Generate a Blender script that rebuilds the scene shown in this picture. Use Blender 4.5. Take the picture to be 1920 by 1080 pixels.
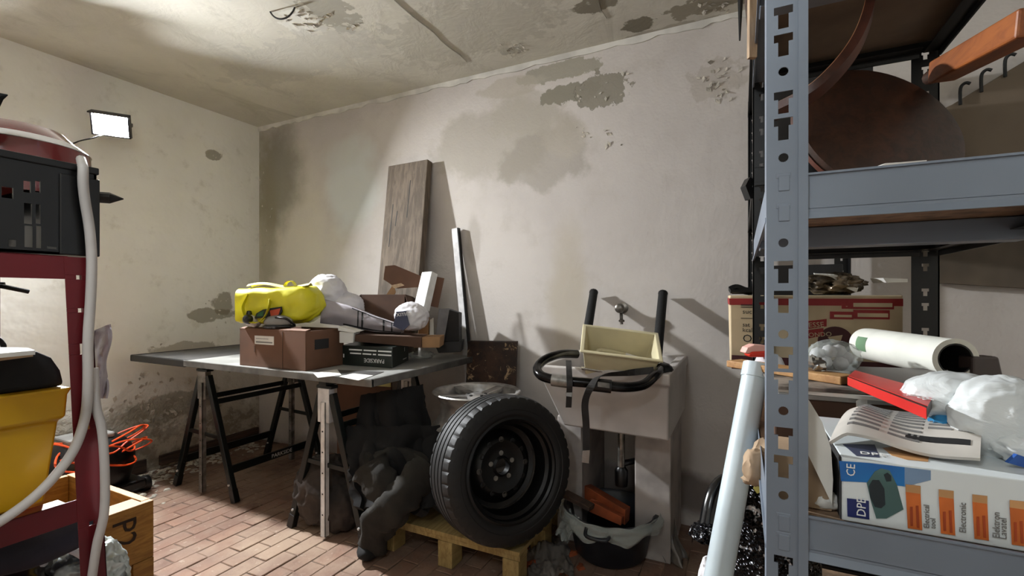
import bpy, bmesh, math, random
from mathutils import Matrix, Vector, noise as mn
from math import pi, sin, cos, radians as R
random.seed(7)
scene = bpy.context.scene
for o in list(bpy.data.objects): bpy.data.objects.remove(o)
col = scene.collection

# ---------------------------------------------------------------- camera, exposure, light
F, CX, HY, EYE = 877.0, 960.0, 555.0, 1.17       # focal length in pixels of a 1920x1080 frame, horizon, eye height
YAW = R(26.1); CA, SA = cos(YAW), sin(YAW)
cam_d = bpy.data.cameras.new('camera'); cam = bpy.data.objects.new('camera', cam_d); col.objects.link(cam)
cam.location = (0, 0, EYE); cam.rotation_euler = (pi/2, 0, YAW)
cam_d.sensor_width = 36; cam_d.lens = 36*F/1920; cam_d.shift_y = 15/1920; cam_d.clip_start = .02
scene.camera = cam
scene.cycles.max_bounces = 6; scene.cycles.diffuse_bounces = 5; scene.cycles.glossy_bounces = 3; scene.cycles.transparent_max_bounces = 8
scene.cycles.caustics_reflective = False; scene.cycles.caustics_refractive = False
scene.view_settings.view_transform = 'Standard'
scene.view_settings.look = 'None'
scene.view_settings.exposure = 0.22
scene.view_settings.gamma = 1.0
scene.view_settings.use_curve_mapping = False
world = bpy.data.worlds.new('world'); scene.world = world; world.use_nodes = True
world.node_tree.nodes['Background'].inputs[0].default_value = (.9, .95, 1, 1)
world.node_tree.nodes['Background'].inputs[1].default_value = 0.0
LAMP = Vector((-3.36, 1.45, 2.19))              # flood lamp hung out from the left wall: the key light
LAMP_STRENGTH = 4300.0
FILL_BULB = Vector((-.35, -.50, 2.20))        # fill lamp added unseen behind the viewer
FILL_BULB_W = 20.0
XL, XR, YB, YF, ZC = -3.56, 1.65, 2.54, -2.6, 2.555   # the room

# ---------------------------------------------------------------- helpers
def W(x, y, X=None, Y=None, Z=None, f=None):
    a = (x-CX)/F; b = (HY-y)/F
    d = Vector((CA*a-SA, SA*a+CA, b))
    if f is not None: t = f
    elif X is not None: t = X/d.x
    elif Y is not None: t = Y/d.y
    else: t = (Z-EYE)/d.z
    return Vector((d.x*t, d.y*t, EYE+d.z*t))
RIGHT = Vector((CA, SA, 0)); FWD = Vector((-SA, CA, 0)); UP = Vector((0, 0, 1))
def lin(c):
    c = c/255.0
    return c/12.92 if c <= .04045 else ((c+.055)/1.055)**2.4
def rgb(c): return (lin(c[0]), lin(c[1]), lin(c[2]), 1)

class NT:
    def __init__(s, m):
        s.nt = m.node_tree; s.n = s.nt.nodes; s.l = s.nt.links
        s.bsdf = s.n['Principled BSDF']; s.cache = {}
        tc = s.n.new('ShaderNodeTexCoord'); s.co = tc.outputs['Object']
    def new(s, t): return s.n.new('ShaderNode'+t)
    def link(s, a, b): s.l.new(a, b)
    def noise(s, scale, detail=4, rough=.55, co=None, dist=0):
        key = (scale, detail, rough, dist, id(co))
        if co is None and key in s.cache: return s.cache[key]
        n = s.new('TexNoise'); n.inputs['Scale'].default_value = scale; n.inputs['Detail'].default_value = detail
        n.inputs['Roughness'].default_value = rough; n.inputs['Distortion'].default_value = dist
        s.link(co or s.co, n.inputs['Vector']); s.cache[key] = n.outputs['Fac']; return n.outputs['Fac']
    def math(s, op, a, b=None, clamp=False):
        n = s.new('Math'); n.operation = op; n.use_clamp = clamp
        for i, v in enumerate((a, b)):
            if v is None: continue
            if isinstance(v, (int, float)): n.inputs[i].default_value = v
            else: s.link(v, n.inputs[i])
        return n.outputs[0]
    def vmath(s, op, a, b=None):
        n = s.new('VectorMath'); n.operation = op
        for i, v in enumerate((a, b)):
            if v is None: continue
            if isinstance(v, (tuple, list, Vector)): n.inputs[i].default_value = v
            else: s.link(v, n.inputs[i])
        return n.outputs['Value'] if op in ('LENGTH', 'DOT_PRODUCT') else n.outputs['Vector']
    def remap(s, v, a, b, c=0, d=1):
        n = s.new('MapRange'); s.link(v, n.inputs[0]); n.interpolation_type = 'SMOOTHSTEP'
        for i, q in enumerate((a, b, c, d)): n.inputs[i+1].default_value = q
        return n.outputs[0]
    def mix(s, fac, a, b, mode='MIX'):
        n = s.new('Mix'); n.data_type = 'RGBA'; n.blend_type = mode
        if isinstance(fac, (int, float)): n.inputs[0].default_value = fac
        else: s.link(fac, n.inputs[0])
        for i, v in ((6, a), (7, b)):
            if isinstance(v, tuple): n.inputs[i].default_value = v
            else: s.link(v, n.inputs[i])
        return n.outputs[2]
    def scaled(s, sc):
        n = s.new('Mapping'); n.inputs['Scale'].default_value = sc; s.link(s.co, n.inputs['Vector']); return n.outputs[0]
    def color(s, c): s.link(c, s.bsdf.inputs['Base Color'])
    def bump(s, h, strength=.3, dist=.01):
        n = s.new('Bump'); n.inputs['Strength'].default_value = strength; n.inputs['Distance'].default_value = dist
        s.link(h, n.inputs['Height']); s.link(n.outputs[0], s.bsdf.inputs['Normal'])
    def blob(s, c, r, wob=.5, scale=4, soft=.12, detail=5):
        """mask of an irregular patch around c with radii r (object space)"""
        v = s.vmath('SUBTRACT', s.co, tuple(c)); v = s.vmath('DIVIDE', v, tuple(r)); L = s.vmath('LENGTH', v)
        n = s.noise(4 if scale < 6 else 7 if scale < 11 else 13, 5, .6); n = s.math('MULTIPLY', s.math('SUBTRACT', n, .5), wob*2)
        return s.remap(s.math('ADD', L, n), 1-soft, 1+soft, 1, 0)
MATS = {}
def base(name, rough=.6, metal=0, spec=.5):
    m = bpy.data.materials.new(name); m.use_nodes = True; t = NT(m)
    t.bsdf.inputs['Roughness'].default_value = rough; t.bsdf.inputs['Metallic'].default_value = metal
    t.bsdf.inputs['Specular IOR Level'].default_value = spec
    MATS[name] = m; return m, t
def mat(name, c, rough=.6, metal=0, var=.12, vs=5, bump=.12, bs=45, c2=None, spec=.5, dist=.004):
    """plain surface with mottling and fine relief"""
    m, t = base(name, rough, metal, spec)
    c2 = c2 or tuple(max(0, q*(1-var*1.6)) for q in c)
    n = t.remap(t.noise(vs, 3), .35, .68)
    t.color(t.mix(n, rgb(c), rgb(c2)))
    if bump >= .2: t.bump(t.noise(bs, 2), bump, dist)
    return m
def wood(name, c, c2, sc=(1, 1, 12), rough=.6, ns=6, bump=.25):
    m, t = base(name, rough)
    co = t.scaled(sc); a = t.noise(ns, 6, .65, co, .6); b = t.noise(ns*.35, 3)
    k = t.mix(t.remap(a, .33, .66), rgb(c), rgb(c2)); k = t.mix(t.math('MULTIPLY', t.remap(b, .4, .7), .45), k, rgb(tuple(q*.6 for q in c2)))
    t.color(k); t.bump(a, bump, .004); return m
def film(name, c, rough=.18, alpha=.55, bs=14, bump=.6):
    """clear or milky plastic film"""
    m, t = base(name, rough); t.bsdf.inputs['Base Color'].default_value = rgb(c)
    t.bsdf.inputs['Alpha'].default_value = alpha; t.bump(t.noise(bs, 5, .6, None, 1.5), bump, .01)
    return m

class G:
    """collects shapes; T transforms every new vertex"""
    def __init__(s, T=None): s.v = []; s.f = []; s.T = T or Matrix()
    def add(s, vs, fs):
        o = len(s.v); s.v += [s.T @ Vector(p) for p in vs]; s.f += [tuple(o+i for i in f) for f in fs]; return s
    def box(s, a, b):
        (x0, y0, z0), (x1, y1, z1) = a, b
        vs = [(x0,y0,z0),(x1,y0,z0),(x1,y1,z0),(x0,y1,z0),(x0,y0,z1),(x1,y0,z1),(x1,y1,z1),(x0,y1,z1)]
        return s.add(vs, [(3,2,1,0),(4,5,6,7),(0,1,5,4),(1,2,6,5),(2,3,7,6),(3,0,4,7)])
    def hexa(s, b, t):
        """frustum between two 4-point loops (bottom, top), counter-clockwise seen from above"""
        return s.add(list(b)+list(t), [(3,2,1,0),(4,5,6,7),(0,1,5,4),(1,2,6,5),(2,3,7,6),(3,0,4,7)])
    def bar(s, p, q, w, h, up=(0, 0, 1), w2=None, h2=None):
        p = Vector(p); q = Vector(q); d = (q-p).normalized(); u = Vector(up)
        if abs(d.dot(u)) > .95: u = Vector((1, 0, 0)) if abs(d.x) < .9 else Vector((0, 1, 0))
        a = d.cross(u).normalized(); b = a.cross(d)
        w2 = w2 or w; h2 = h2 or h
        lo = [p-a*w/2-b*h/2, p+a*w/2-b*h/2, p+a*w/2+b*h/2, p-a*w/2+b*h/2]
        hi = [q-a*w2/2-b*h2/2, q+a*w2/2-b*h2/2, q+a*w2/2+b*h2/2, q-a*w2/2+b*h2/2]
        return s.add(lo+hi, [(0,1,2,3),(7,6,5,4),(4,5,1,0),(5,6,2,1),(6,7,3,2),(7,4,0,3)])
    def tube(s, pts, r, n=8, smooth=0, flat=None, caps=True):
        pts = [Vector(p) for p in pts]
        if smooth: pts = spline(pts, smooth)
        rs = r if isinstance(r, (list, tuple)) else None
        m = len(pts); vs = []; fs = []; prev = None
        for i, p in enumerate(pts):
            d = (pts[min(i+1, m-1)]-pts[max(i-1, 0)]).normalized()
            if prev is None:
                u = Vector((0, 0, 1)) if abs(d.z) < .9 else Vector((1, 0, 0))
                a = d.cross(u).normalized()
            else:
                a = (prev-d*prev.dot(d)).normalized()
            prev = a; b = d.cross(a)
            rr = r if rs is None else rs[0]+(rs[1]-rs[0])*i/(m-1)
            ra, rb = (rr, rr) if flat is None else flat
            for k in range(n):
                t = 2*pi*k/n; vs.append(p+a*ra*cos(t)+b*rb*sin(t))
        for i in range(m-1):
            for k in range(n):
                k2 = (k+1) % n; fs.append((i*n+k, i*n+k2, (i+1)*n+k2, (i+1)*n+k))
        if caps: fs += [tuple(range(n-1, -1, -1)), tuple((m-1)*n+k for k in range(n))]
        return s.add(vs, fs)
    def ribbon(s, pts, w, t, wdir, smooth=6):
        """flat strap along pts, its width along wdir"""
        pts = spline([Vector(p) for p in pts], smooth); wd = Vector(wdir).normalized(); m = len(pts); vs = []; fs = []
        for i, p in enumerate(pts):
            d = (pts[min(i+1, m-1)]-pts[max(i-1, 0)]).normalized(); a = (wd-d*wd.dot(d)).normalized(); b = d.cross(a)
            vs += [p-a*w/2-b*t/2, p+a*w/2-b*t/2, p+a*w/2+b*t/2, p-a*w/2+b*t/2]
        for i in range(m-1):
            for k in range(4): fs.append((i*4+k, i*4+(k+1) % 4, (i+1)*4+(k+1) % 4, (i+1)*4+k))
        fs += [(3,2,1,0), tuple((m-1)*4+k for k in range(4))]
        return s.add(vs, fs)
    def lathe(s, prof, n=32, M=None, closed=False, a0=0, a1=2*pi):
        """profile [(r,z)] about local z, placed by M"""
        M = M or Matrix(); vs = []; fs = []; m = len(prof); full = abs(a1-a0-2*pi) < 1e-6
        nn = n if full else n+1
        for i in range(nn):
            t = a0+(a1-a0)*i/n
            for r, z in prof: vs.append(M @ Vector((r*cos(t), r*sin(t), z)))
        for i in range(n):
            j = (i+1) % nn
            for k in range(m-1 if not closed else m):
                k2 = (k+1) % m; fs.append((i*m+k, j*m+k, j*m+k2, i*m+k2))
        return s.add(vs, fs)
    def prism(s, poly, ext, caps=True):
        """poly: 3D points in a plane, extruded by vector ext"""
        n = len(poly); e = Vector(ext); vs = [Vector(p) for p in poly]+[Vector(p)+e for p in poly]
        fs = [tuple(range(n)), tuple(range(2*n-1, n-1, -1))] if caps else []
        fs += [(i, n+i, n+(i+1) % n, (i+1) % n) for i in range(n)]
        return s.add(vs, fs)
    def sheet(s, fn, nu, nv, th=.002):
        """two-sided sheet from fn(u,v)->point, with real thickness"""
        P = [[Vector(fn(i/nu, j/nv)) for j in range(nv+1)] for i in range(nu+1)]; vs = []; fs = []
        for sg in (0, 1):
            for i in range(nu+1):
                for j in range(nv+1):
                    du = P[min(i+1, nu)][j]-P[max(i-1, 0)][j]; dv = P[i][min(j+1, nv)]-P[i][max(j-1, 0)]
                    nn = du.cross(dv); nn = nn.normalized() if nn.length > 1e-9 else Vector((0, 0, 1))
                    vs.append(P[i][j]+nn*(th/2 if sg else -th/2))
        K = (nu+1)*(nv+1); idx = lambda i, j, g: g*K+i*(nv+1)+j
        for i in range(nu):
            for j in range(nv):
                fs.append((idx(i,j,0), idx(i,j+1,0), idx(i+1,j+1,0), idx(i+1,j,0)))
                fs.append((idx(i,j,1), idx(i+1,j,1), idx(i+1,j+1,1), idx(i,j+1,1)))
        for i in range(nu):
            fs.append((idx(i,0,0), idx(i+1,0,0), idx(i+1,0,1), idx(i,0,1)))
            fs.append((idx(i,nv,1), idx(i+1,nv,1), idx(i+1,nv,0), idx(i,nv,0)))
        for j in range(nv):
            fs.append((idx(0,j,1), idx(0,j+1,1), idx(0,j+1,0), idx(0,j,0)))
            fs.append((idx(nu,j,0), idx(nu,j+1,0), idx(nu,j+1,1), idx(nu,j,1)))
        return s.add(vs, fs)
    def blob(s, c, r, amp=.15, freq=3, seed=0, sub=4, flat=None, crease=True, rot=0, power=1.0):
        """crumpled soft body: noisy ellipsoid with creases, optional flat floor at z=flat"""
        bm = bmesh.new(); bmesh.ops.create_icosphere(bm, subdivisions=sub, radius=1)
        c = Vector(c); Mr = Matrix.Rotation(rot, 3, 'Z'); off = Vector((seed*13.1, seed*7.7, seed*3.3)); vs = []
        for v in bm.verts:
            p = v.co.copy()
            if power != 1: p = Vector([math.copysign(abs(q)**power, q) for q in p])
            n = mn.noise(p*freq+off)
            if crease: n = n*.5+(.5-abs(mn.noise(p*freq*1.7+off*2)))*.9-.25+(.3-abs(mn.noise(p*freq*3.6+off)))*.35
            p = p*(1+amp*n)
            q = Mr @ Vector((p.x*r[0], p.y*r[1], p.z*r[2]))+c
            if flat is not None and q.z < flat: q.z = flat+(q.z-flat)*.02
            vs.append(q)
        fs = [tuple(v.index for v in f.verts) for f in bm.faces]; bm.free()
        return s.add(vs, fs)
    def text(s, txt, origin, ux, uy, size, depth=.0006, align='LEFT'):
        """flat lettering in the plane of ux (reading direction) and uy (up)"""
        vs, fs = text_mesh(txt, align); ux = Vector(ux).normalized(); uy = Vector(uy).normalized(); n = ux.cross(uy)
        return s.add([Vector(origin)+ux*p[0]*size+uy*p[1]*size+n*(depth if p[2] > 0 else 0) for p in vs], fs)
_T = {}
def text_mesh(txt, align='LEFT'):
    k = (txt, align)
    if k not in _T:
        c = bpy.data.curves.new('t', 'FONT'); c.body = txt; c.align_x = align; c.resolution_u = 2; c.extrude = .01; c.fill_mode = 'BOTH'
        o = bpy.data.objects.new('t', c); col.objects.link(o); bpy.context.view_layer.update()
        me = bpy.data.meshes.new_from_object(o.evaluated_get(bpy.context.evaluated_depsgraph_get()))
        _T[k] = ([tuple(v.co) for v in me.vertices], [tuple(p.vertices) for p in me.polygons])
        bpy.data.objects.remove(o); bpy.data.curves.remove(c); bpy.data.meshes.remove(me)
    return _T[k]
def spline(p, k):
    out = []; n = len(p)
    for i in range(n-1):
        a, b, c, d = p[max(i-1, 0)], p[i], p[i+1], p[min(i+2, n-1)]
        for j in range(k):
            t = j/k; out.append(.5*((2*b)+(c-a)*t+(2*a-5*b+4*c-d)*t*t+(3*b-a-3*c+d)*t**3))
    out.append(p[-1]); return out
def link(name, g, m, smooth=None, bevel=0, seg=2, sub=0):
    me = bpy.data.meshes.new(name); me.from_pydata([tuple(v) for v in g.v], [], g.f); me.validate(); me.update()
    bm = bmesh.new(); bm.from_mesh(me); bmesh.ops.recalc_face_normals(bm, faces=bm.faces); bm.to_mesh(me); bm.free()
    o = bpy.data.objects.new(name, me); col.objects.link(o)
    if m: me.materials.append(MATS[m] if isinstance(m, str) else m)
    if smooth is not None:
        me.shade_smooth(); me.set_sharp_from_angle(angle=R(smooth))
    if bevel:
        b = o.modifiers.new('bevel', 'BEVEL'); b.width = bevel; b.segments = seg; b.limit_method = 'ANGLE'; b.angle_limit = R(40)
    if sub:
        b = o.modifiers.new('sub', 'SUBSURF'); b.levels = sub; b.render_levels = sub
    return o
def tag(o, label, cat, group=None):
    o['label'] = label; o['category'] = cat
    if group: o['group'] = group
    return o
def thing(name, label, cat, loc=(0, 0, 0), group=None):
    o = bpy.data.objects.new(name, None); col.objects.link(o); o.location = loc; o.empty_display_size = .05
    return tag(o, label, cat, group)
def part(name, g, m, parent, **k):
    o = link(name, g, m, **{q: v for q, v in k.items() if q != 'label'})
    o.parent = parent
    if parent.type == 'EMPTY': o.matrix_parent_inverse = Matrix.Translation(-Vector(parent.location))
    if 'label' in k: o['label'] = k['label']
    return o
def solo(name, g, m, label, cat, group=None, **k): return tag(link(name, g, m, **k), label, cat, group)
def struct(name, g, m, **k):
    o = link(name, g, m, **k); o['kind'] = 'structure'; return o
def rotz(p, a): return Matrix.Translation(Vector(p)) @ Matrix.Rotation(a, 4, 'Z')
def cf(x, y, f): return Matrix.Translation(W(x, y, f=f)) @ Matrix.Rotation(YAW, 4, 'Z')     # local frame turned to face the viewer's side of the room
# ---------------------------------------------------------------- materials
def wall_material():
    m, t = base('plaster_back', .85, 0, .2)
    C = rgb((202, 195, 189))
    k = t.mix(t.remap(t.noise(1.3, 6, .6), .35, .7), C, rgb((188, 181, 176)))
    k = t.mix(t.math('MULTIPLY', t.remap(t.noise(6, 6, .65), .5, .75), .35), k, rgb((172, 164, 154)))
    def at(x, y): return W(x, y, Y=YB)
    def pt(k, x, y, rx, rz, colr, a=1, wob=.5, sc=4, soft=.12, detail=5):
        p = at(x, y); mk = t.blob((p.x, YB, p.z), (rx, .5, rz), wob, sc, soft, detail)
        mk = t.math('MULTIPLY', mk, a); return t.mix(mk, k, rgb(colr)), mk
    k, _ = pt(k, 530, 520, .55, .9, (214, 208, 188), .7, .5, 2, .5)         # yellowish towards the corner
    k, _ = pt(k, 520, 330, .26, .42, (120, 116, 104), .75, .7, 4, .5)       # mould by the corner
    k, _ = pt(k, 500, 420, .12, .7, (140, 133, 108), .6, .8, 5, .5)
    k, _ = pt(k, 660, 350, .24, .30, (206, 210, 208), .8, .5, 4, .4)        # pale blue wash
    k, _ = pt(k, 640, 290, .18, .10, (196, 196, 190), .6, .5, 6, .4)
    k, m1 = pt(k, 930, 265, .42, .24, (170, 163, 152), .75, .9, 4.5, .22)     # damp clouds
    k, m2 = pt(k, 1010, 300, .30, .16, (152, 145, 134), .6, 1.0, 5, .16)
    k, m4 = pt(k, 990, 215, .22, .15, (172, 165, 153), .6, 1.0, 6, .18)
    k, _ = pt(k, 1060, 262, .13, .10, (178, 170, 158), .6, .5, 5, .2)
    k, m3 = pt(k, 1068, 175, .17, .055, (136, 131, 117), .95, 1.0, 12, .04, 7)   # bare plaster
    k, m3b = pt(k, 1128, 170, .15, .095, (140, 134, 121), .95, 1.0, 12, .04, 7)
    k, m5 = pt(k, 1045, 134, .26, .055, (150, 145, 130), .85, .8, 12, .06, 7)     # bare strip below the moulding
    k, m5b = pt(k, 960, 162, .22, .06, (176, 168, 155), .7, .6, 6, .1)
    k, _ = pt(k, 1345, 148, .13, .10, (168, 159, 149), .55, 1.2, 14, .1)
    k, _ = pt(k, 888, 450, .05, .14, (160, 152, 142), .5, .5, 6, .3)
    k, _ = pt(k, 1065, 560, .11, .42, (176, 165, 143), .5, .5, 4, .4)
    k, _ = pt(k, 1330, 930, .9, .10, (92, 80, 74), .8, .6, 4, .3)            # grime at the floor
    k, _ = pt(k, 700, 900, 1.4, .22, (120, 108, 98), .8, .6, 4, .3)
    t.color(k)
    h = t.math('ADD', t.math('MULTIPLY', t.noise(9, 4, .6), .6), t.math('MULTIPLY', t.noise(70, 1), .18))
    h = t.math('SUBTRACT', h, t.math('MULTIPLY', m3b, .4))
    t.bump(h, .45, .012)
    m, t = base('plaster_left', .85, 0, .2)
    k = t.mix(t.remap(t.noise(1.1, 5), .35, .7), rgb((233, 231, 224)), rgb((221, 218, 209)))
    k = t.mix(t.math('MULTIPLY', t.remap(t.noise(8, 6, .65), .55, .75), .3), k, rgb((160, 151, 130)))
    def atl(x, y): return W(x, y, X=XL)
    sep = t.new('SeparateXYZ'); t.link(t.co, sep.inputs[0]); z = sep.outputs[2]
    zz = t.math('ADD', z, t.math('MULTIPLY', t.math('SUBTRACT', t.noise(3, 5, .6), .5), .7))
    low = t.remap(zz, .22, .55, 1, 0)
    sp = t.remap(t.noise(11, 6, .65), .42, .58)
    k = t.mix(t.math('MULTIPLY', low, .7), k, rgb((172, 160, 140)))
    k = t.mix(t.math('MULTIPLY', t.math('MULTIPLY', low, sp), .65), k, rgb((126, 114, 98)))
    wh = t.remap(t.noise(16, 6, .7, None, .8), .60, .68)
    k = t.mix(t.math('MULTIPLY', t.math('MULTIPLY', low, wh), .9), k, rgb((214, 206, 190)))
    for (x, y, ry, rz, a) in ((395, 590, .16, .05, .7), (415, 570, .08, .09, .7), (400, 292, .06, .04, .7), (350, 655, .25, .05, .6), (330, 760, .3, .10, .6)):
        p = atl(x, y); mk = t.math('MULTIPLY', t.blob((XL, p.y, p.z), (.5, ry, rz), 1.0, 9, .1), a); k = t.mix(mk, k, rgb((128, 120, 100)))
    t.color(k)
    h = t.math('ADD', t.math('MULTIPLY', t.noise(7, 3), .5), t.math('MULTIPLY', t.math('MULTIPLY', t.remap(z, .3, .7, 1, 0), t.noise(14, 4, .7)), 1.6))
    t.bump(h, .6, .02)
    m, t = base('plaster_ceiling', .9, 0, .15)
    k = t.mix(t.remap(t.noise(1.6, 6, .6), .35, .68), rgb((206, 202, 190)), rgb((192, 188, 177)))
    st = t.noise(3, 7, .7, t.scaled((1.0, .35, 1)), 1.0)
    k = t.mix(t.math('MULTIPLY', t.remap(st, .52, .72), .55), k, rgb((158, 154, 142)))
    def atc(x, y): return W(x, y, Z=ZC)
    hs = None
    for (x, y, rx, ry, c, a, wob) in ((1115, 8, .10, .07, (128, 122, 108), .95, .6), (1196, 47, .07, .06, (120, 114, 100), .95, .6), (1330, 8, .20, .07, (140, 133, 118), .9, .9),
                                (620, 25, .12, .16, (150, 146, 134), .8, 1.1), (570, 45, .1, .1, (214, 212, 204), .8, 1.2), (960, 95, .07, .04, (150, 146, 134), .6, 1.2), (1240, 60, .3, .04, (160, 153, 140), .7, .8),
                                (870, 60, .5, .25, (180, 176, 164), .7, .8), (560, 110, .6, .2, (184, 181, 172), .6, .8)):
        p = atc(x, y); mk = t.math('MULTIPLY', t.blob((p.x, p.y, ZC), (rx, ry, .5), wob*1.3, 13, .06, 7), a); k = t.mix(mk, k, rgb(c))
        hs = mk if hs is None else t.math('ADD', hs, mk)
    t.color(k); t.bump(t.noise(6, 4, .65, None, .6), .5, .012)
wall_material()
def brick_material():
    m, t = base('floor_brick', .72, 0, .35)
    oi = t.new('ObjectInfo')
    k = t.mix(oi.outputs['Random'], rgb((134, 102, 85)), rgb((110, 83, 70)))
    geo = t.new('NewGeometry'); pos = geo.outputs['Position']
    k = t.mix(t.remap(t.noise(9, 5, .6, pos), .35, .7), k, rgb((126, 102, 88)))
    d = t.remap(t.noise(2.2, 6, .6, pos), .42, .66); k = t.mix(t.math('MULTIPLY', d, .6), k, rgb((172, 150, 128)))
    k = t.mix(t.math('MULTIPLY', t.remap(t.noise(5, 6, .7, pos), .56, .72), .55), k, rgb((78, 58, 50)))
    sep = t.new('SeparateXYZ'); t.link(pos, sep.inputs[0])
    k = t.mix(t.math('MULTIPLY', t.remap(t.noise(30, 4, .6, pos), .6, .72), .4), k, rgb((190, 176, 158)))
    t.color(k); t.bump(t.noise(40, 2, .6, pos), .35, .006)
    mat('mortar', (128, 104, 88), .9, var=.3, vs=12, bump=.4)
brick_material()
mat('grey_paint', (122, 132, 146), .38, .15, .06, 3, .04, 80)
mat('black_paint', (14, 13, 14), .42, .2, .2, 6, .05, 60)
mat('chipboard', (150, 122, 96), .75, 0, .18, 30, .2, 120)
mat('board_underside', (120, 106, 92), .8, 0, .15, 4, .2, 60)
mat('red_paint', (104, 16, 26), .40, .1, .12, 5, .05, 60)
mat('black_plastic', (10, 10, 12), .35, 0, .1, 5, .05, 40)
mat('yellow_plastic', (205, 158, 18), .38, 0, .06, 4, .04, 30)
mat('black_cloth', (9, 9, 10), .85, 0, .2, 8, .3, 60)
mat('black_film', (12, 12, 14), .22, 0, .1, 5, .5, 10, dist=.01)
mat('cable_white', (196, 192, 190), .5, 0, .06, 8, .03)
mat('cable_orange', (238, 84, 30), .45, 0, .06, 8, .03)
wood('crate_wood', (190, 142, 66), (150, 104, 44), (2, 2, 14), .65)
mat('stamp_ink', (46, 30, 20), .8, bump=0)
mat('navy_cloth', (44, 46, 60), .85, 0, .2, 8, .25, 60)
m, t = base('silver_bag', .28, .25)
t.color(t.mix(t.remap(t.noise(9, 4, .5, None, 1), .42, .56), rgb((38, 42, 44)), rgb((196, 204, 202)))); t.bump(t.noise(14, 4), .6, .01)
wood('skirting_wood', (86, 66, 54), (52, 40, 34), (2, .6, 8), .75)
mat('flake', (206, 198, 184), .9, 0, .15, 10, .3)
mat('trim_white', (216, 212, 204), .85, 0, .08, 6, .3, 20)
mat('table_steel', (186, 186, 182), .34, .35, .12, 6, .08, 40)
mat('table_edge', (118, 116, 112), .4, .6, .15, 8, .08)
mat('table_dark', (70, 68, 66), .5, .1, .2, 6, .1)
mat('trestle_green', (15, 22, 21), .4, .2, .2, 8, .05)
mat('galvanised', (150, 146, 140), .42, .6, .2, 20, .08)
mat('pale_steel', (226, 223, 222), .45, 0, .1, 12, .05)
mat('print_white', (226, 226, 224), .6, 0, .04, 8, 0)
mat('print_black', (26, 25, 26), .7, 0, .05, 8, 0)
mat('carton', (102, 70, 51), .8, 0, .1, 4, .12, 60)
mat('carton_light', (164, 126, 88), .8, 0, .1, 5, .12, 60)
mat('carton_dark', (82, 57, 42), .85, 0, .12, 5, .12, 60)
mat('carton_edge', (196, 168, 136), .85, 0, .1, 30, .1)
mat('bag_yellow', (222, 214, 34), .42, 0, .08, 5, .35, 14, dist=.008)
mat('bag_cream', (206, 200, 130), .6, 0, .05, 5, .1)
mat('logo_green', (28, 92, 50), .5, bump=0); mat('logo_orange', (224, 88, 44), .5, bump=0)
mat('bag_white', (220, 218, 222), .5, 0, .06, 6, .5, 12, dist=.01)
mat('polystyrene', (232, 232, 230), .8, 0, .04, 20, .15, 120)
mat('box_green', (20, 30, 24), .45, 0, .2, 5, .05)
mat('slate_box', (118, 116, 118), .6, 0, .12, 8, .1)
mat('dark_box', (28, 25, 25), .6, 0, .2, 6, .08)
mat('white_paper', (222, 220, 214), .75, 0, .05, 6, .1)
wood('old_plank', (118, 104, 90), (88, 77, 66), (8, 8, .8), .85, 5, .5)
m, t = base('rust_board', .6, .1)
k = t.mix(t.remap(t.noise(7, 6, .7), .4, .6), rgb((62, 40, 28)), rgb((36, 24, 19))); k = t.mix(t.remap(t.noise(11, 6, .7, None, .6), .56, .62), k, rgb((166, 140, 108))); t.color(k); t.bump(t.noise(18, 5), .4, .006)
mat('alloy', (190, 186, 182), .36, .6, .2, 9, .08)
mat('alloy_dirty', (96, 90, 84), .5, .5, .25, 9, .1)
mat('rubber', (13, 12, 13), .6, 0, .25, 14, .12, 90)
mat('steel_black', (14, 14, 15), .36, .2, .2, 8, .05)
wood('pallet_wood', (176, 152, 98), (142, 118, 72), (10, 1.2, 4), .75)
mat('ceramic', (192, 186, 182), .30, 0, .07, 4, .05, 12)
mat('pillar_plaster', (176, 168, 163), .8, 0, .12, 6, .25, 25)
mat('tub_cream', (214, 204, 168), .4, 0, .06, 5, .05)
mat('chrome', (196, 194, 190), .22, .9, .1, 10, .03)
mat('strap', (40, 38, 38), .55, 0, .3, 20, .15)
mat('terracotta', (168, 82, 42), .8, 0, .15, 8, .2)
mat('basin_dark', (30, 34, 42), .4, 0, .2, 6, .08)
film('clear_film', (196, 204, 200), .2, .34)
film('milky_film', (226, 230, 230), .22, .86, 9, .5)
film('grey_film', (120, 114, 108), .3, .72)
film('lilac_film', (186, 180, 190), .35, .8)
m, t = base('tub_red', .16); t.color(t.mix(t.remap(t.noise(4, 3), .4, .6), rgb((112, 44, 44)), rgb((140, 70, 64)))); t.bsdf.inputs['Coat Weight'].default_value = .6
mat('highlight_white', (226, 222, 220), .3, bump=0)  # white of the painted highlight on the upturned basin
m, t = base('sequin', .22, .55)
vo = t.new('TexVoronoi'); vo.inputs['Scale'].default_value = 110; t.link(t.co, vo.inputs['Vector'])
sp = t.remap(t.noise(60, 2), .60, .66)  # pale specks: sparkle painted into the black colour
t.color(t.mix(sp, rgb((14, 14, 18)), rgb((220, 224, 232)))); t.bump(vo.outputs['Distance'], 1.0, .012)
mat('pipe_white', (196, 208, 214), .38, 0, .06, 5, .03)
mat('kraft', (176, 150, 122), .8, 0, .12, 9, .4, 30)
mat('spray_red', (226, 58, 40), .4, 0, .06, 6, .03); mat('spray_cap', (232, 178, 166), .5, 0, .06, 6, .03)
wood('batten_wood', (196, 152, 98), (164, 118, 70), (2, 10, 10), .6)
wood('seat_wood', (66, 40, 27), (46, 29, 21), (8, 1.5, 8), .45)
wood('leg_wood', (164, 92, 38), (128, 66, 26), (6, 1.5, 6), .5)
wood('hoop_wood', (84, 46, 34), (58, 32, 24), (3, 3, 3), .4)
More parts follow.
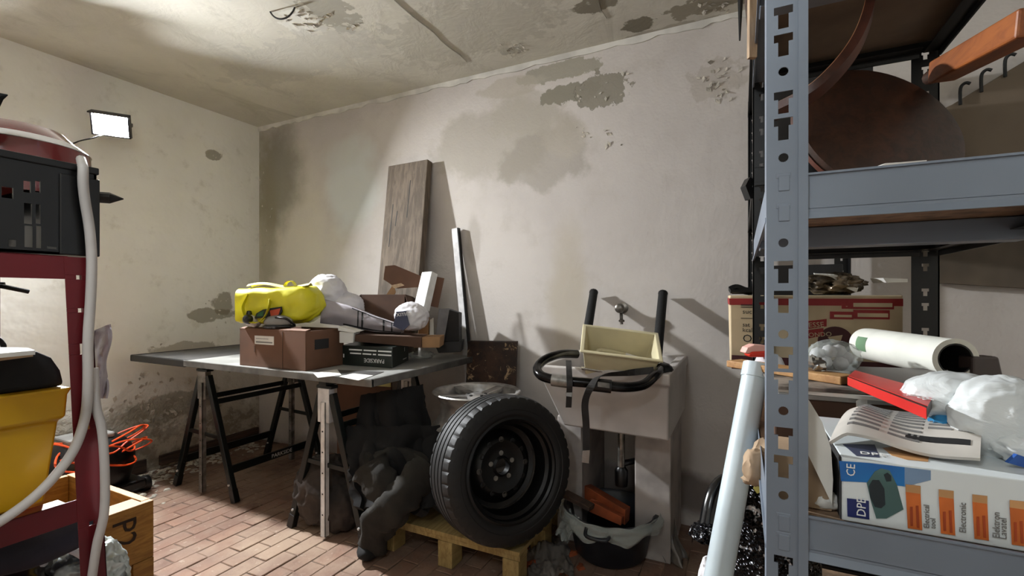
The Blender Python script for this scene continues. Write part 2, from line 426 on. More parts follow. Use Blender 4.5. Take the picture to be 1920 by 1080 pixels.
mat('hoop_lit', (206, 160, 120), .6, 0, .1, 8, .1)  # pale tone of the painted lit side of the hoop
wood('lath_wood', (176, 150, 122), (138, 114, 90), (8, 8, 1), .8)
mat('parcel', (206, 186, 152), .75, 0, .12, 5, .15, 40)
mat('parcel_red', (150, 34, 34), .7, 0, .1, 5, .05); mat('parcel_maroon', (74, 26, 30), .7, 0, .1, 5, .05)
mat('red_card', (204, 40, 36), .35, 0, .06, 5, .03); mat('card_dark', (70, 58, 54), .45, 0, .1, 5, .05)
mat('roll_paper', (228, 228, 218), .75, 0, .04, 8, .2, 26)
mat('label_green', (120, 160, 120), .7, bump=0)
mat('box_white', (214, 220, 222), .45, 0, .03, 4, .03)
mat('print_blue', (40, 70, 150), .45, 0, .2, 5, 0, c2=(24, 110, 176)); mat('print_navy', (30, 44, 112), .45, bump=0)
mat('print_orange', (216, 112, 48), .45, 0, .1, 14, 0); mat('print_rust', (176, 70, 26), .5, bump=0); mat('print_amber', (214, 160, 106), .45, bump=0)
mat('print_sky', (140, 170, 206), .45, bump=0)
mat('tool_teal', (92, 132, 130), .5, bump=0, var=.2); mat('tool_dark', (30, 44, 52), .5, bump=0)
mat('print_grey', (120, 118, 116), .7, bump=0); mat('newsprint', (190, 184, 176), .75, 0, .08, 10, .15, 20)
mat('print_blue_grey', (70, 76, 104), .6, bump=0)
mat('blue_pack', (60, 150, 206), .3, 0, .3, 18, .3, 20)
mat('yellow_pack', (216, 210, 120), .5, bump=.1)
mat('magazine', (150, 138, 126), .6, 0, .4, 20, .1)
mat('foil_bag', (120, 104, 84), .25, .3, .5, 14, .6, 16, dist=.01)
mat('plug_grey', (150, 148, 144), .5)
mat('lamp_housing', (30, 30, 32), .5, .3)
mat('wire', (28, 26, 25), .6, bump=0)
mat('tap_metal', (150, 144, 136), .35, .8, .2, 20, .1)
mat('basin_lid', (40, 42, 44), .4)
m, t = base('lamp_glass', .4)
t.bsdf.inputs['Emission Color'].default_value = (.94, .975, 1, 1); t.bsdf.inputs['Emission Strength'].default_value = LAMP_STRENGTH
m, t = base('bulb_glass', .4)
t.bsdf.inputs['Emission Color'].default_value = (1, .96, .9, 1); t.bsdf.inputs['Emission Strength'].default_value = 20
# ---------------------------------------------------------------- the room
fl = struct('floor', G().box((XL-.1, YF-.1, -.12), (XR+.1, YB+.1, -.004)), 'mortar')
def inview(p):
    d = Vector(p)-Vector((0, 0, EYE)); f = d.dot(FWD)
    if f < .3: return None
    return CX+F*d.dot(RIGHT)/f, HY-F*d.z/f, f
BW, BL = .088, .184
cells = []
ix = 0; x = XL+.05
while x < XR:
    y = YF+.02-(BL/2 if ix % 2 else 0)
    while y < YB-.02:
        if y > YF: cells.append((x, y))
        y += BL
    x += BW; ix += 1
vis = []; rest = []
for c in cells:
    q = inview((c[0], c[1], 0))
    if q and -60 < q[0] < 1500 and q[1] < 1110 and not (q[0] < 190): vis.append((q[2], c))
    else: rest.append(c)
vis.sort(); near = [c for _, c in vis[:300]]; rest += [c for _, c in vis[300:]]
def brick_geo(dx, dy, tilt, jit, g=None):
    g = g or G(); a, b = BW/2-.0022, BL/2-.0025; h = [jit*random.uniform(-1, 1) for _ in range(4)]
    z = [tilt+q for q in h]; e = .0025
    lo = [(dx-a, dy-b, -.02), (dx+a, dy-b, -.02), (dx+a, dy+b, -.02), (dx-a, dy+b, -.02)]
    mid = [(p[0], p[1], z[i]-e) for i, p in enumerate(lo)]
    s = [(-1, -1), (1, -1), (1, 1), (-1, 1)]
    hi = [(dx+q[0]*(a-e), dy+q[1]*(b-e), z[i]) for i, q in enumerate(s)]
    g.add(lo+mid+hi, [(0,1,5,4),(1,2,6,5),(2,3,7,6),(3,0,4,7),(4,5,9,8),(5,6,10,9),(6,7,11,10),(7,4,8,11),(8,9,10,11)]); return g
kinds = [link('brick', brick_geo(0, 0, random.uniform(-.002, .002), .0012), 'floor_brick') for _ in range(8)]
meshes = [o.data for o in kinds]
for o in kinds: bpy.data.objects.remove(o)
for c in near:
    o = bpy.data.objects.new('brick', random.choice(meshes)); col.objects.link(o); o.parent = fl; o.location = (c[0], c[1], 0)
g = G()
for c in rest: brick_geo(c[0], c[1], random.uniform(-.002, .002), .0012, g)
o = part('paving', g, 'floor_brick', fl); o['kind'] = 'stuff'
struct('wall_back', G().box((XL-.1, YB, -.1), (XR+.1, YB+.1, ZC+.1)), 'plaster_back')
struct('wall_left', G().box((XL-.1, YF, -.1), (XL, YB, ZC+.1)), 'plaster_left')
struct('wall_right', G().box((XR, YF, -.1), (XR+.1, YB, ZC+.1)), 'plaster_left')
struct('wall_front', G().box((XL-.1, YF-.1, -.1), (XR+.1, YF, ZC+.1)), 'plaster_left')
ce = struct('ceiling', G().box((XL, YF, ZC), (XR, YB, ZC+.1)), 'plaster_ceiling')
def ragged(x0, x1, y0, y1, z, th, n=24, amp=.012, along='y', seed=0):
    a = []; b = []
    for i in range(n+1):
        t = i/n; w0 = amp*mn.noise(Vector((t*n*.55, seed, 1.3))); w1 = amp*mn.noise(Vector((t*n*.55, seed+5, 4.1)))
        if along == 'y': yy = y0+(y1-y0)*t; a.append((x0+w0, yy, z)); b.append((x1+w1, yy, z))
        else: xx = x0+(x1-x0)*t; a.append((xx, y0+w0, z)); b.append((xx, y1+w1, z))
    g = G(); n = len(a)
    vs = a+b+[(p[0], p[1], p[2]-th) for p in a+b]
    fs = []
    for i in range(n-1):
        fs += [(i, i+1, n+i+1, n+i), (2*n+i+1, 2*n+i, 3*n+i, 3*n+i+1), (i+1, i, 2*n+i, 2*n+i+1), (n+i, n+i+1, 3*n+i+1, 3*n+i)]
    fs += [(0, n, 3*n, 2*n), (2*n-1, n-1, 3*n-1, 4*n-1)]
    return g.add(vs, fs)
p0 = W(655, 2, Z=ZC); p1 = W(845, 122, Z=ZC)
part('plaster_band', ragged(p0.x-.02, p0.x+.20, -1.0, 2.36, ZC, .007, 40, .02, 'y', 2), 'plaster_ceiling', ce)
part('plaster_band', ragged(p0.x+.95, p0.x+1.05, -1.0, 2.3, ZC, .004, 40, .03, 'y', 7), 'plaster_ceiling', ce)
# moulding between back wall and ceiling, its lower edge broken
g = G(); n = 120; top = []; low = []
for i in range(n+1):
    x = XL+(XR-XL)*i/n; k = .030+.018*mn.noise(Vector((x*7, 0, 0)))+.012*mn.noise(Vector((x*19, 3, 0)))
    top.append((x, ZC)); low.append((x, ZC-max(.012, k)))
vs = [(x, YB-.012, z) for x, z in top]+[(x, YB-.009, z) for x, z in low]+[(x, YB+.01, z) for x, z in low]
g.add(vs, [(i, i+1, n+1+i+1, n+1+i) for i in range(n)]+[(n+1+i, n+2+i, 2*n+3+i, 2*n+2+i) for i in range(n)])
struct('trim_1', g, 'trim_white')
# skirting board on the left wall: two lengths of old timber
b = G(); b.hexa([(XL, .2, 0), (XL+.022, .2, 0), (XL+.022, 1.72, 0), (XL, 1.72, 0)], [(XL, .2, .085), (XL+.02, .2, .085), (XL+.02, 1.72, .09), (XL, 1.72, .09)])
bb = struct('baseboard_left', b, 'skirting_wood', bevel=.003)
b = G(); b.hexa([(XL, 1.80, .02), (XL+.03, 1.80, .02), (XL+.028, YB-.02, .012), (XL, YB-.02, .012)], [(XL, 1.80, .085), (XL+.026, 1.80, .085), (XL+.024, YB-.02, .10), (XL, YB-.02, .10)])
part('board_length', b, 'skirting_wood', bb, bevel=.003)
# plaster rubble along the left wall
g = G()
for i in range(420):
    y = random.uniform(1.0, 2.45); x = XL+.03+abs(random.gauss(0, .11)); s = random.uniform(.004, .022)
    if random.random() < .3: y = random.gauss(1.55, .12); x = XL+.1+abs(random.gauss(0, .15))
    M = Matrix.Translation((x, y, s*.25)) @ Matrix.Rotation(random.uniform(0, 6.3), 4, 'Z') @ Matrix.Rotation(random.uniform(-.3, .3), 4, 'X')
    g.T = M; g.hexa([(-s, -s*.7, -s*.2), (s, -s*.5, -s*.2), (s*.8, s*.6, -s*.2), (-s*.7, s*.8, -s*.2)], [(-s*.7, -s*.5, s*.2), (s*.7, -s*.3, s*.15), (s*.5, s*.4, s*.2), (-s*.5, s*.5, s*.15)])
o = solo('plaster_rubble', g, 'flake', 'pale crumbled plaster lying along the skirting of the left wall', 'rubble'); o['kind'] = 'stuff'
# loose flakes of paint on the walls
def flakes(x, y, n, sx, sy, plane, parent, big=1):
    g = G()
    for i in range(n):
        px, py = x+random.gauss(0, sx), y+random.gauss(0, sy); p = W(px, py, **plane); s = random.uniform(.006, .018)*big; a = random.uniform(0, 6.3); l = random.uniform(.25, .7)
        if 'Y' in plane: ux, uz, nn = Vector((cos(a), 0, sin(a))), Vector((-sin(a), 0, cos(a))), Vector((0, -1, 0))
        elif 'X' in plane: ux, uz, nn = Vector((0, cos(a), sin(a))), Vector((0, -sin(a), cos(a))), Vector((1, 0, 0))
        else: ux, uz, nn = Vector((cos(a), sin(a), 0)), Vector((-sin(a), cos(a), 0)), Vector((0, 0, -1))
        q = [p-ux*s, p+ux*s*.3+uz*s*.6, p+ux*s+nn*s*l, p+uz*-s*.6+nn*s*l*.4]
        g.prism(q, nn*.0015)
    o = part('paint_flake', g, 'flake', parent); o['kind'] = 'stuff'
objs = bpy.data.objects
flakes(1345, 155, 26, 28, 22, dict(Y=YB), objs['wall_back']); flakes(1098, 250, 8, 10, 8, dict(Y=YB), objs['wall_back'], .7); flakes(1140, 262, 5, 14, 8, dict(Y=YB), objs['wall_back'])
flakes(1120, 175, 10, 40, 16, dict(Y=YB), objs['wall_back'], .8); flakes(500, 405, 8, 8, 60, dict(Y=YB), objs['wall_back'])
flakes(300, 745, 60, 45, 26, dict(X=XL+.001), objs['wall_left'], 1.3); flakes(330, 790, 40, 60, 16, dict(X=XL+.001), objs['wall_left'], 1.3); flakes(410, 575, 14, 10, 14, dict(X=XL+.001), objs['wall_left'], .8); flakes(405, 292, 4, 8, 4, dict(X=XL+.001), objs['wall_left'], .7); flakes(335, 665, 14, 40, 12, dict(X=XL+.001), objs['wall_left'])
flakes(580, 40, 20, 26, 9, dict(Z=ZC-.001), ce, 1.1); flakes(960, 92, 12, 14, 5, dict(Z=ZC-.001), ce, .8); flakes(1330, 12, 14, 30, 8, dict(Z=ZC-.001), ce); flakes(660, 50, 6, 10, 4, dict(Z=ZC-.001), ce)

# ---------------------------------------------------------------- lamps
lr = thing('flood_lamp', 'glaring white flood lamp fixed high on the left wall', 'lamp', (XL+.02, LAMP.y, LAMP.z))
dirv = Vector((.78, -.52, -.42)).normalized(); sx = Vector((0, 0, 1)).cross(dirv).normalized(); sz = dirv.cross(sx)
LM = Matrix((( sx.x, dirv.x, sz.x, LAMP.x), (sx.y, dirv.y, sz.y, LAMP.y), (sx.z, dirv.z, sz.z, LAMP.z), (0, 0, 0, 1)))
part('housing', G(LM).hexa([(-.075, -.05, -.055), (.075, -.05, -.055), (.085, .0, -.064), (-.085, .0, -.064)], [(-.075, -.05, .055), (.075, -.05, .055), (.085, .0, .064), (-.085, .0, .064)]), 'lamp_housing', lr, bevel=.006)
part('lamp_pane', G(LM).box((-.074, .001, -.052), (.074, .006, .052)), 'lamp_glass', lr)
part('hood', G(LM).box((-.09, -.02, .060), (.09, .085, .067)).box((-.09, -.02, -.067), (.09, .035, -.060)).box((-.09, -.02, -.067), (-.081, .035, .067)).box((.081, -.02, -.067), (.09, .035, .067)), 'lamp_housing', lr)
part('bracket', G(LM).bar((-.08, -.03, 0), (-.08, -.09, 0), .012, .02).bar((.08, -.03, 0), (.08, -.09, 0), .012, .02).bar((-.085, -.09, 0), (.085, -.09, 0), .02, .012), 'lamp_housing', lr)
q = [LM @ Vector((0, -.05, -.03)), W(180, 257, f=2.72), W(140, 268, X=XL+.012), W(90, 300, X=XL+.012), W(60, 420, X=XL+.012)]
part('wall_arm', G().bar(LM @ Vector((0, -.09, 0)), (XL, LAMP.y+.06, LAMP.z+.05), .016, .016), 'lamp_housing', lr)
part('flex', G().tube(q, .004, 6, 6), 'wire', lr)
br = thing('fill_bulb', 'added bare fill bulb hanging unseen behind the viewer', 'lamp', (FILL_BULB.x, FILL_BULB.y, ZC))
part('cord', G().tube([(FILL_BULB.x, FILL_BULB.y, ZC), (FILL_BULB.x, FILL_BULB.y, FILL_BULB.z+.10)], .004, 6), 'wire', br)
part('socket', G(Matrix.Translation(FILL_BULB)).lathe([(.0, .13), (.02, .12), (.022, .07), (.018, .05), (0, .05)], 14), 'lamp_housing', br, smooth=40)
part('bulb', G(Matrix.Translation(FILL_BULB)).lathe([(.0, .052), (.016, .05), (.034, .02), (.038, -.01), (.03, -.035), (0, -.046)], 20), 'bulb_glass', br, smooth=60)
ld = bpy.data.lights.new('fill_bulb_light', 'POINT'); ld.energy = FILL_BULB_W; ld.color = (.88, .95, 1); ld.shadow_soft_size = .10
lo = bpy.data.objects.new('fill_bulb_light', ld); col.objects.link(lo); lo.location = FILL_BULB-Vector((0, 0, .16))
# wire ring hanging out of the ceiling
c = W(529, 6, f=2.26); ring = []
for i in range(26):
    a = -.35+2*pi*i/24*.97; ring.append(c+RIGHT*.074*cos(a+1.9)+UP*.072*sin(a+1.9)+FWD*.02*sin(a))
ring = [Vector((c.x+.03, c.y+.02, ZC+.01))]+ring
solo('ceiling_wire', G().tube(ring, .0042, 6, 2), 'wire', 'loop of black wire dangling from the peeling ceiling', 'wire', smooth=50)

# ---------------------------------------------------------------- grey shelving, standing in front on the right
def perforated(g, x0, x1, y0, y1, z0, z1, holes):
    """upright plate with slots cut right through: holes = [(kind, z)]"""
    bands = []; xc = (x0+x1)/2
    for kd, z in holes:
        if kd == 'T': bands += [(z+.002, z+.012, .0105), (z-.016, z+.002, .0058)]
        elif kd == 't': bands += [(z+.001, z+.008, .007), (z-.010, z+.001, .004)]
        else: bands += [(z+.0056*math.sin(-pi/2+pi*i/9), z+.0056*math.sin(-pi/2+pi*(i+1)/9), .0056*math.cos(-pi/2+pi*(i+.5)/9)) for i in range(9)]
    bands.sort(); z = z0
    for a, b, w in bands:
        if a < z0+.002 or b > z1-.002: continue
        if a > z+1e-4: g.box((x0, y0, z), (x1, y1, a))
        g.box((x0, y0, a), (xc-w, y1, b)); g.box((xc+w, y0, a), (x1, y1, b)); z = b
    g.box((x0, y0, z), (x1, y1, z1)); return g
GX0, GX1, GY0, GY1 = .029, .425, .682, 1.445
zf = lambda y: EYE+(HY-y)*.590/F
gu = thing('shelving_unit', 'blue-grey slotted steel shelving in the right foreground', 'shelving', ((GX0+GX1)/2, (GY0+GY1)/2, 0))
hy = [('T', 28), ('T', 80), ('o', 133), ('T', 188), ('T', 238), ('o', 295), ('o', 455), ('T', 507), ('T', 563), ('o', 627), ('T', 668), ('T', 716), ('o', 771), ('T', 820), ('T', 873), ('o', 930), ('T', -27), ('o', -85), ('T', 1062)]
holes = [(k, zf(y)) for k, y in hy]+[('T', z) for z in (.6, .56, .45, .41, .3, .26, .15, .11)]
def grey_post(x0, x1, yf, sy, flip):
    g = perforated(G(), x0+(.0105 if flip else .003), x1-(.003 if flip else .0105), yf, yf+.0016, 0, 2.02, holes)
    lx = (x0, x0+.0105) if flip else (x1-.0105, x1)
    g.box((lx[0], yf-.0022, 0), (lx[1], yf+.0010, 2.02))
    ex = (x1-.003, x1) if flip else (x0, x0+.003)
    g.box((ex[0], yf, 0), (ex[1], yf+.044*sy, 2.02))
    g.box((ex[0]+.0, yf+.040*sy, 0), (ex[0]+(-.008 if flip else .010), yf+.044*sy, 2.02)) if False else None
    return g
part('post', grey_post(GX0, GX0+.0455, GY0, 1, False), 'grey_paint', gu)
part('post', grey_post(GX1-.0455, GX1, GY0, 1, True), 'grey_paint', gu)
def beam_x(x0, x1, y, z0, z1, s, m, parent):
    g = G().box((x0, y, z0+.008), (x1, y+.0016*s, z1))                      # web
    g.hexa([(x0, min(y, y-.004*s), z0), (x1, min(y, y-.004*s), z0), (x1, max(y, y-.004*s), z0), (x0, max(y, y-.004*s), z0)],
           [(x0, min(y, y+.002*s), z0+.009), (x1, min(y, y+.002*s), z0+.009), (x1, max(y, y+.002*s), z0+.009), (x0, max(y, y+.002*s), z0+.009)])
    g.box((x0, min(y, y+.03*s), z0+.012), (x1, max(y, y+.03*s), z0+.0135)); g.box((x0, min(y-.003*s, y+.0016*s), z1-.003), (x1, max(y-.003*s, y+.0016*s), z1))
    return part('beam', g, m, parent, bevel=.0005)
def beam_y(y0, y1, x, z0, z1, s, m, parent):
    g = G().box((min(x, x+.0016*s), y0, z0), (max(x, x+.0016*s), y1, z1)); g.box((min(x, x+.03*s), y0, z0+.012), (max(x, x+.03*s), y1, z0+.0135))
    g.box((min(x-.003*s, x), y0, z0), (max(x-.003*s, x), y1, z0+.006)); return part('beam', g, m, parent, bevel=.0005)
for z0, z1 in ((.05, .106), (.42, .476), (.842, .897), (1.266, 1.323), (1.742, 1.80)):
    beam_x(GX0+.043, GX1-.043, GY0+.004, z0, z1, 1, 'grey_paint', gu)
    beam_y(GY0+.01, GY1, GX0+.002, z0, z1, 1, 'grey_paint', gu); beam_y(GY0+.01, GY1, GX1-.002, z0, z1, -1, 'black_paint', gu)
    beam_x(GX0+.04, GX1-.04, GY1-.004, z0, z1, -1, 'black_paint', gu)
    part('shelf_board', G().box((GX0+.006, GY0+.008, z0+.035), (GX1-.006, GY1-.008, z0+.047)), 'chipboard' if z0 < 1.7 else 'board_underside', gu)
    part('crossbar', G().box((GX0+.004, 1.04, z0-.004), (GX1-.004, 1.09, z0+.034)), 'grey_paint', gu, bevel=.002)
# hooks of the beams seen through the slots of the front post
for y in (343, 400, 982, 1018):
    z = zf(y); part('beam_hook', G().box((GX0+.0135, GY0-.0012, z-.010), (GX0+.026, GY0+.004, z+.010)).box((GX0+.0105, GY0-.0004, z+.006), (GX0+.0275, GY0+.003, z+.013)), 'grey_paint', gu, bevel=.001)
# ---------------------------------------------------------------- black shelving behind it, up to the wall
BY0, BY1, BH = 1.45, 2.50, 2.08
bu = thing('shelving_unit', 'black slotted steel shelving between the grey shelving and the back wall', 'shelving', ((GX0+GX1)/2, (BY0+BY1)/2, 0))
bh = []
z = .1
while z < 2.0: bh += [('t', z), ('t', z+.035)]; z += .095
def black_post(x0, x1, y, s, flip):
    g = perforated(G(), x0, x1, min(y, y+.0016*s), max(y, y+.0016*s), 0, BH, bh)
    xo = x1 if flip else x0
    g.box((min(xo, xo+(-.003 if flip else .003)), min(y, y+.05*s), 0), (max(xo, xo+(-.003 if flip else .003)), max(y, y+.05*s), BH)); return g
for x0, x1, fl_ in ((GX0, GX0+.045, False), (GX1-.053, GX1, True)):
    for y, s in ((BY0, 1), (BY1, -1)): part('post', black_post(x0, x1, y, s, fl_), 'black_paint', bu)
for z0 in (.08, .50, .90, 1.47, 2.02):
    for y, s in ((BY0+.002, 1), (BY1-.002, -1)): beam_x(GX0+.004, GX1-.004, y, z0, z0+.055, s, 'black_paint', bu)
    for x, s in ((GX0+.002, 1), (GX1-.002, -1)): beam_y(BY0, BY1, x, z0, z0+.055, s, 'black_paint', bu)
    part('shelf_board', G().box((GX0+.006, BY0+.006, z0+.038), (GX1-.006, BY1-.006, z0+.050)), 'board_underside', bu)
# ---------------------------------------------------------------- trestles and table
TZ = .80
def trestle(label, xc, yn, yf, spread, xl_off=0, pale=False, text=None):
    t = thing('trestle', label, 'trestle', (xc, (yn+yf)/2, 0), 'folding trestles under the table')
    h = spread/2; apex = .70
    for y in (yn, yf):
        for s in (-1, 1):
            a = Vector((xc+s*h, y, .0)); b = Vector((xc+s*.035, y, apex)); d = (b-a)
            l = part('leg', G().bar(a+d*.03, b, .034, .03, (0, 1, 0)), 'trestle_green', t, bevel=.003)
            part('foot_cap', G().bar(a, a+d*.10, .038, .034, (0, 1, 0)), 'black_plastic', l, bevel=.003)
            part('bolt', G().tube([a+d*.14+Vector((0, -.022, 0)), a+d*.14+Vector((0, -.014, 0))], .006, 8), 'pale_steel', l)
        part('head_plate', G().box((xc-.045, y-.018, .56), (xc+.03, y+.018, .725)), 'galvanised' if not pale else 'pale_steel', t, bevel=.003)
        ps = G().box((xc-.017, y-.026, .015), (xc+.013, y-.020, .66)); ps.box((xc-.017, y-.026, .015), (xc-.013, y, .66)); ps.box((xc+.010, y-.026, .015), (xc+.013, y, .66))
        st = part('telescopic_strut', ps, 'pale_steel' if pale and y == yn else 'galvanised', t, bevel=.001)
        for z in (.12, .22, .32, .42, .52): part('strut_hole', G().tube([(xc-.002, y-.0275, z), (xc-.002, y-.0255, z)], .004, 8), 'print_black', st)
        zc = .36; w = h*(1-zc/apex)+.02
        part('crossbar', G().bar((xc-w, y-.004, zc), (xc+w, y-.004, zc-.01), .012, .022), 'trestle_green', t, bevel=.002)
        part('clamp', G().box((xc-.05, y-.022, .725), (xc+.05, y+.022, .74)).box((xc-.02, y-.015, .70), (xc+.02, y+.015, .75)), 'trestle_green', t, bevel=.003)
    for s in (-1, 1):
        k = .17; x = xc+s*(h*(1-k/apex)+.01*k)
        ba = part('spreader', G().bar((x, yn, k), (x, yf, k), .014, .045), 'trestle_green', t, bevel=.002)
        if s == 1 and text:
            part('lettering', G().text(text, (x+.0075, yn+.27, k-.012), (0, 1, 0), (0, 0, 1), .034), 'print_white', ba)
        k = .55; x = xc+s*(h*(1-k/apex)+.03)
        part('spreader', G().bar((x, yn, k), (x, yf, k), .012, .03), 'trestle_green', t, bevel=.002)
    part('top_rail', G().bar((xc, yn-.03, .755), (xc, yf+.03, .755), .05, .03), 'trestle_green', t, bevel=.003)
    return t
def joined(gs):
    g = G()
    for q in gs: g.add(q.v, q.f)
    return g
trestle('dark green steel trestle near the left wall under the black end of the table', -2.855, 1.69, 2.30, .57, text='PARKSIDE')
trestle('dark trestle with a pale perforated strut beside the heap of dark clothes', -1.80, 1.64, 2.26, .50, pale=True)
TX0, TX1, TY0, TY1, TS = -3.42, -1.46, 1.575, 2.50, -2.86
tt = thing('table_top', 'long two-tone table panel with a black left end lying on the trestles', 'table', (-2.4, 2.0, .77))
g = G(); g.hexa([(TX0-.0, TY0+.02, TZ-.03), (TS, TY0, TZ-.03), (TS, TY1, TZ-.03), (TX0, TY1, TZ-.03)], [(TX0, TY0+.02, TZ), (TS, TY0, TZ), (TS, TY1, TZ), (TX0, TY1, TZ)])
part('dark_panel', g, 'table_dark', tt, bevel=.004)
part('edge_strip', G().box((TX0-.012, TY0+.0, TZ-.038), (TS, TY0+.022, TZ+.003)).box((TX0-.012, TY0, TZ-.038), (TX0+.012, TY1, TZ+.003)), 'black_plastic', tt, bevel=.006)
part('steel_panel', G().box((TS, TY0, TZ-.028), (TX1, TY1, TZ)), 'table_steel', tt, bevel=.002)
part('steel_edge', G().box((TS, TY0-.003, TZ-.032), (TX1+.003, TY0+.012, TZ+.002)).box((TX1-.012, TY0, TZ-.032), (TX1+.003, TY1, TZ+.002)), 'table_edge', tt, bevel=.002)

# ---------------------------------------------------------------- things on the table
def carton_box(name, label, T, w, d, h, m, th=.004, flaps=(), edge='carton_edge', cat='box', inner=True):
    """open carton: four walls, a bottom, flaps = [(side, angle, length)] hinged on the rim; local x width, y depth"""
    t = thing(name, label, cat, T.translation)
    part('bottom', G(T).box((-w/2, -d/2, 0), (w/2, d/2, th)), m, t)
    for s, a, b in (('front', (-w/2, -d/2, 0), (w/2, -d/2+th, h)), ('back', (-w/2, d/2-th, 0), (w/2, d/2, h)), ('left', (-w/2, -d/2, 0), (-w/2+th, d/2, h)), ('right', (w/2-th, -d/2, 0), (w/2, d/2, h))):
        part('side', G(T).box(a, b), m, t, bevel=.001)
    for s, ang, L in flaps:
        if s == 'front': M = T @ Matrix.Translation((0, -d/2, h)) @ Matrix.Rotation(ang, 4, 'X'); g = G(M).box((-w/2, -L, -th/2), (w/2, 0, th/2))
        if s == 'back': M = T @ Matrix.Translation((0, d/2, h)) @ Matrix.Rotation(-ang, 4, 'X'); g = G(M).box((-w/2, 0, -th/2), (w/2, L, th/2))
        if s == 'left': M = T @ Matrix.Translation((-w/2, 0, h)) @ Matrix.Rotation(-ang, 4, 'Y'); g = G(M).box((-L, -d/2, -th/2), (0, d/2, th/2))
        if s == 'right': M = T @ Matrix.Translation((w/2, 0, h)) @ Matrix.Rotation(ang, 4, 'Y'); g = G(M).box((0, -d/2, -th/2), (L, d/2, th/2))
        part('flap', g, m, t)
    return t
T = rotz((-2.165, 1.735, TZ+.001), R(1))
cb = carton_box('cardboard_box', 'brown cardboard box with a white sticker holding the yellow bag', T, .49, .25, .195, 'carton', flaps=[('front', R(-165), .03), ('right', R(100), .05), ('left', R(150), .04)])
part('sticker', G(T).box((-.125, -.1262, .118), (.02, -.125, .162)), 'white_paper', cb)
part('sticker_print', G(T).box((-.115, -.1268, .126), (.01, -.126, .133)).box((-.115, -.1268, .146), (-.02, -.126, .149)), 'print_grey', cb)
part('seam', G(T).box((.082, -.1265, 0), (.085, -.125, .19)).box((-.13, -.1268, .075), (-.122, -.1255, .11)), 'carton_dark', cb)
part('hand_hole', G(T).box((.2455, -.07, .10), (.2465, .02, .15)), 'print_black', cb)
# yellow shopping bag lying in the carton
T = cf(531, 572, 2.55)
yb = thing('shopping_bag', 'bright yellow shopping bag with ribbon handles slumped in the cardboard box', 'bag', T.translation-Vector((0, 0, .1)))
def bagf(u, v, k=1.0):
    # u around the mouth, v along the length (0 open left end .. 1 closed right end)
    a = 2*pi*u; x = -.195+.395*v
    e = 1.0 if v < .8 else (1-((v-.8)/.2)**2*.45)
    ry = .105*e; rz = .100*e*(1-.10*(1-v))
    c = math.copysign(abs(cos(a))**.45, cos(a)); s_ = math.copysign(abs(sin(a))**.45, sin(a))
    w = .012*mn.noise(Vector((c*2.2, s_*2.2, v*5)))+.007*(.3-abs(mn.noise(Vector((c*4, s_*4, v*9)))))
    return Vector((x-.004*s_*(1-v)+.006*c*(1-v), ry*c*k+w, rz*s_*k+w-.004+.010*v))
g = G(T); g.sheet(lambda u, v: bagf(u, v), 40, 22, .003)
ring = [bagf(i/40, 1.0) for i in range(40)]; cc = Vector((.235, 0, .0))
g.add(ring+[cc], [(i, (i+1) % 40, 40) for i in range(40)])
part('bag_body', g, 'bag_yellow', yb, smooth=60)
part('lining', G(T).add([bagf(i/40, .06, .97) for i in range(40)]+[Vector((-.14, 0, -.02))], [((i+1) % 40, i, 40) for i in range(40)]), 'bag_cream', yb, smooth=60)
part('top_fold', G(T).sheet(lambda u, v: Vector((-.16+.33*u, -.07+.05*v, .100+.012*sin(pi*v)+.01*sin(u*7))), 16, 6, .003), 'bag_cream', yb, smooth=60)
def px(x, y, x0=528, y0=572, f=2.55): return Vector(((x-x0)*f/F, 0, (y0-y)*f/F))
hb = lambda pts, dy: [px(x, y)+Vector((0, dy+e, 0)) for x, y, e in pts]
part('handle', G(T).ribbon(hb([(468, 545, .02), (464, 562, 0), (468, 580, -.015), (474, 592, -.01)], -.10), .026, .002, (1, .3, 0)), 'bag_yellow', yb, smooth=40)
part('handle', G(T).ribbon(hb([(484, 552, .0), (478, 575, -.02), (488, 597, -.03), (505, 602, -.035), (518, 592, -.03), (524, 575, -.02), (523, 562, 0)], -.108), .024, .002, (0, 1, .2)), 'bag_yellow', yb, smooth=40)
part('handle', G(T).ribbon([px(536, 545)+Vector((0, -.04, 0)), px(542, 531)+Vector((0, -.05, 0)), px(553, 528)+Vector((0, -.05, 0)), px(560, 540)+Vector((0, -.04, 0))], .03, .003, (0, 1, 0)), 'bag_yellow', yb, smooth=40)
lf = lambda pts, dy: [px(x, y)+Vector((0, dy, 0)) for x, y in pts]
part('emblem', G(T).prism(lf([(496, 596), (500, 586), (512, 579), (530, 576), (545, 574), (546, 582), (540, 592), (526, 595), (510, 594)], -.1185), (0, .006, 0)), 'print_black', yb)
part('emblem_leaf', G(T).prism(lf([(500, 592), (504, 585), (514, 581), (512, 591)], -.1195), (0, .003, 0)), 'logo_green', yb)
part('emblem_leaf', G(T).prism(lf([(524, 581), (543, 577), (540, 588), (526, 592)], -.1195), (0, .003, 0)), 'logo_orange', yb)
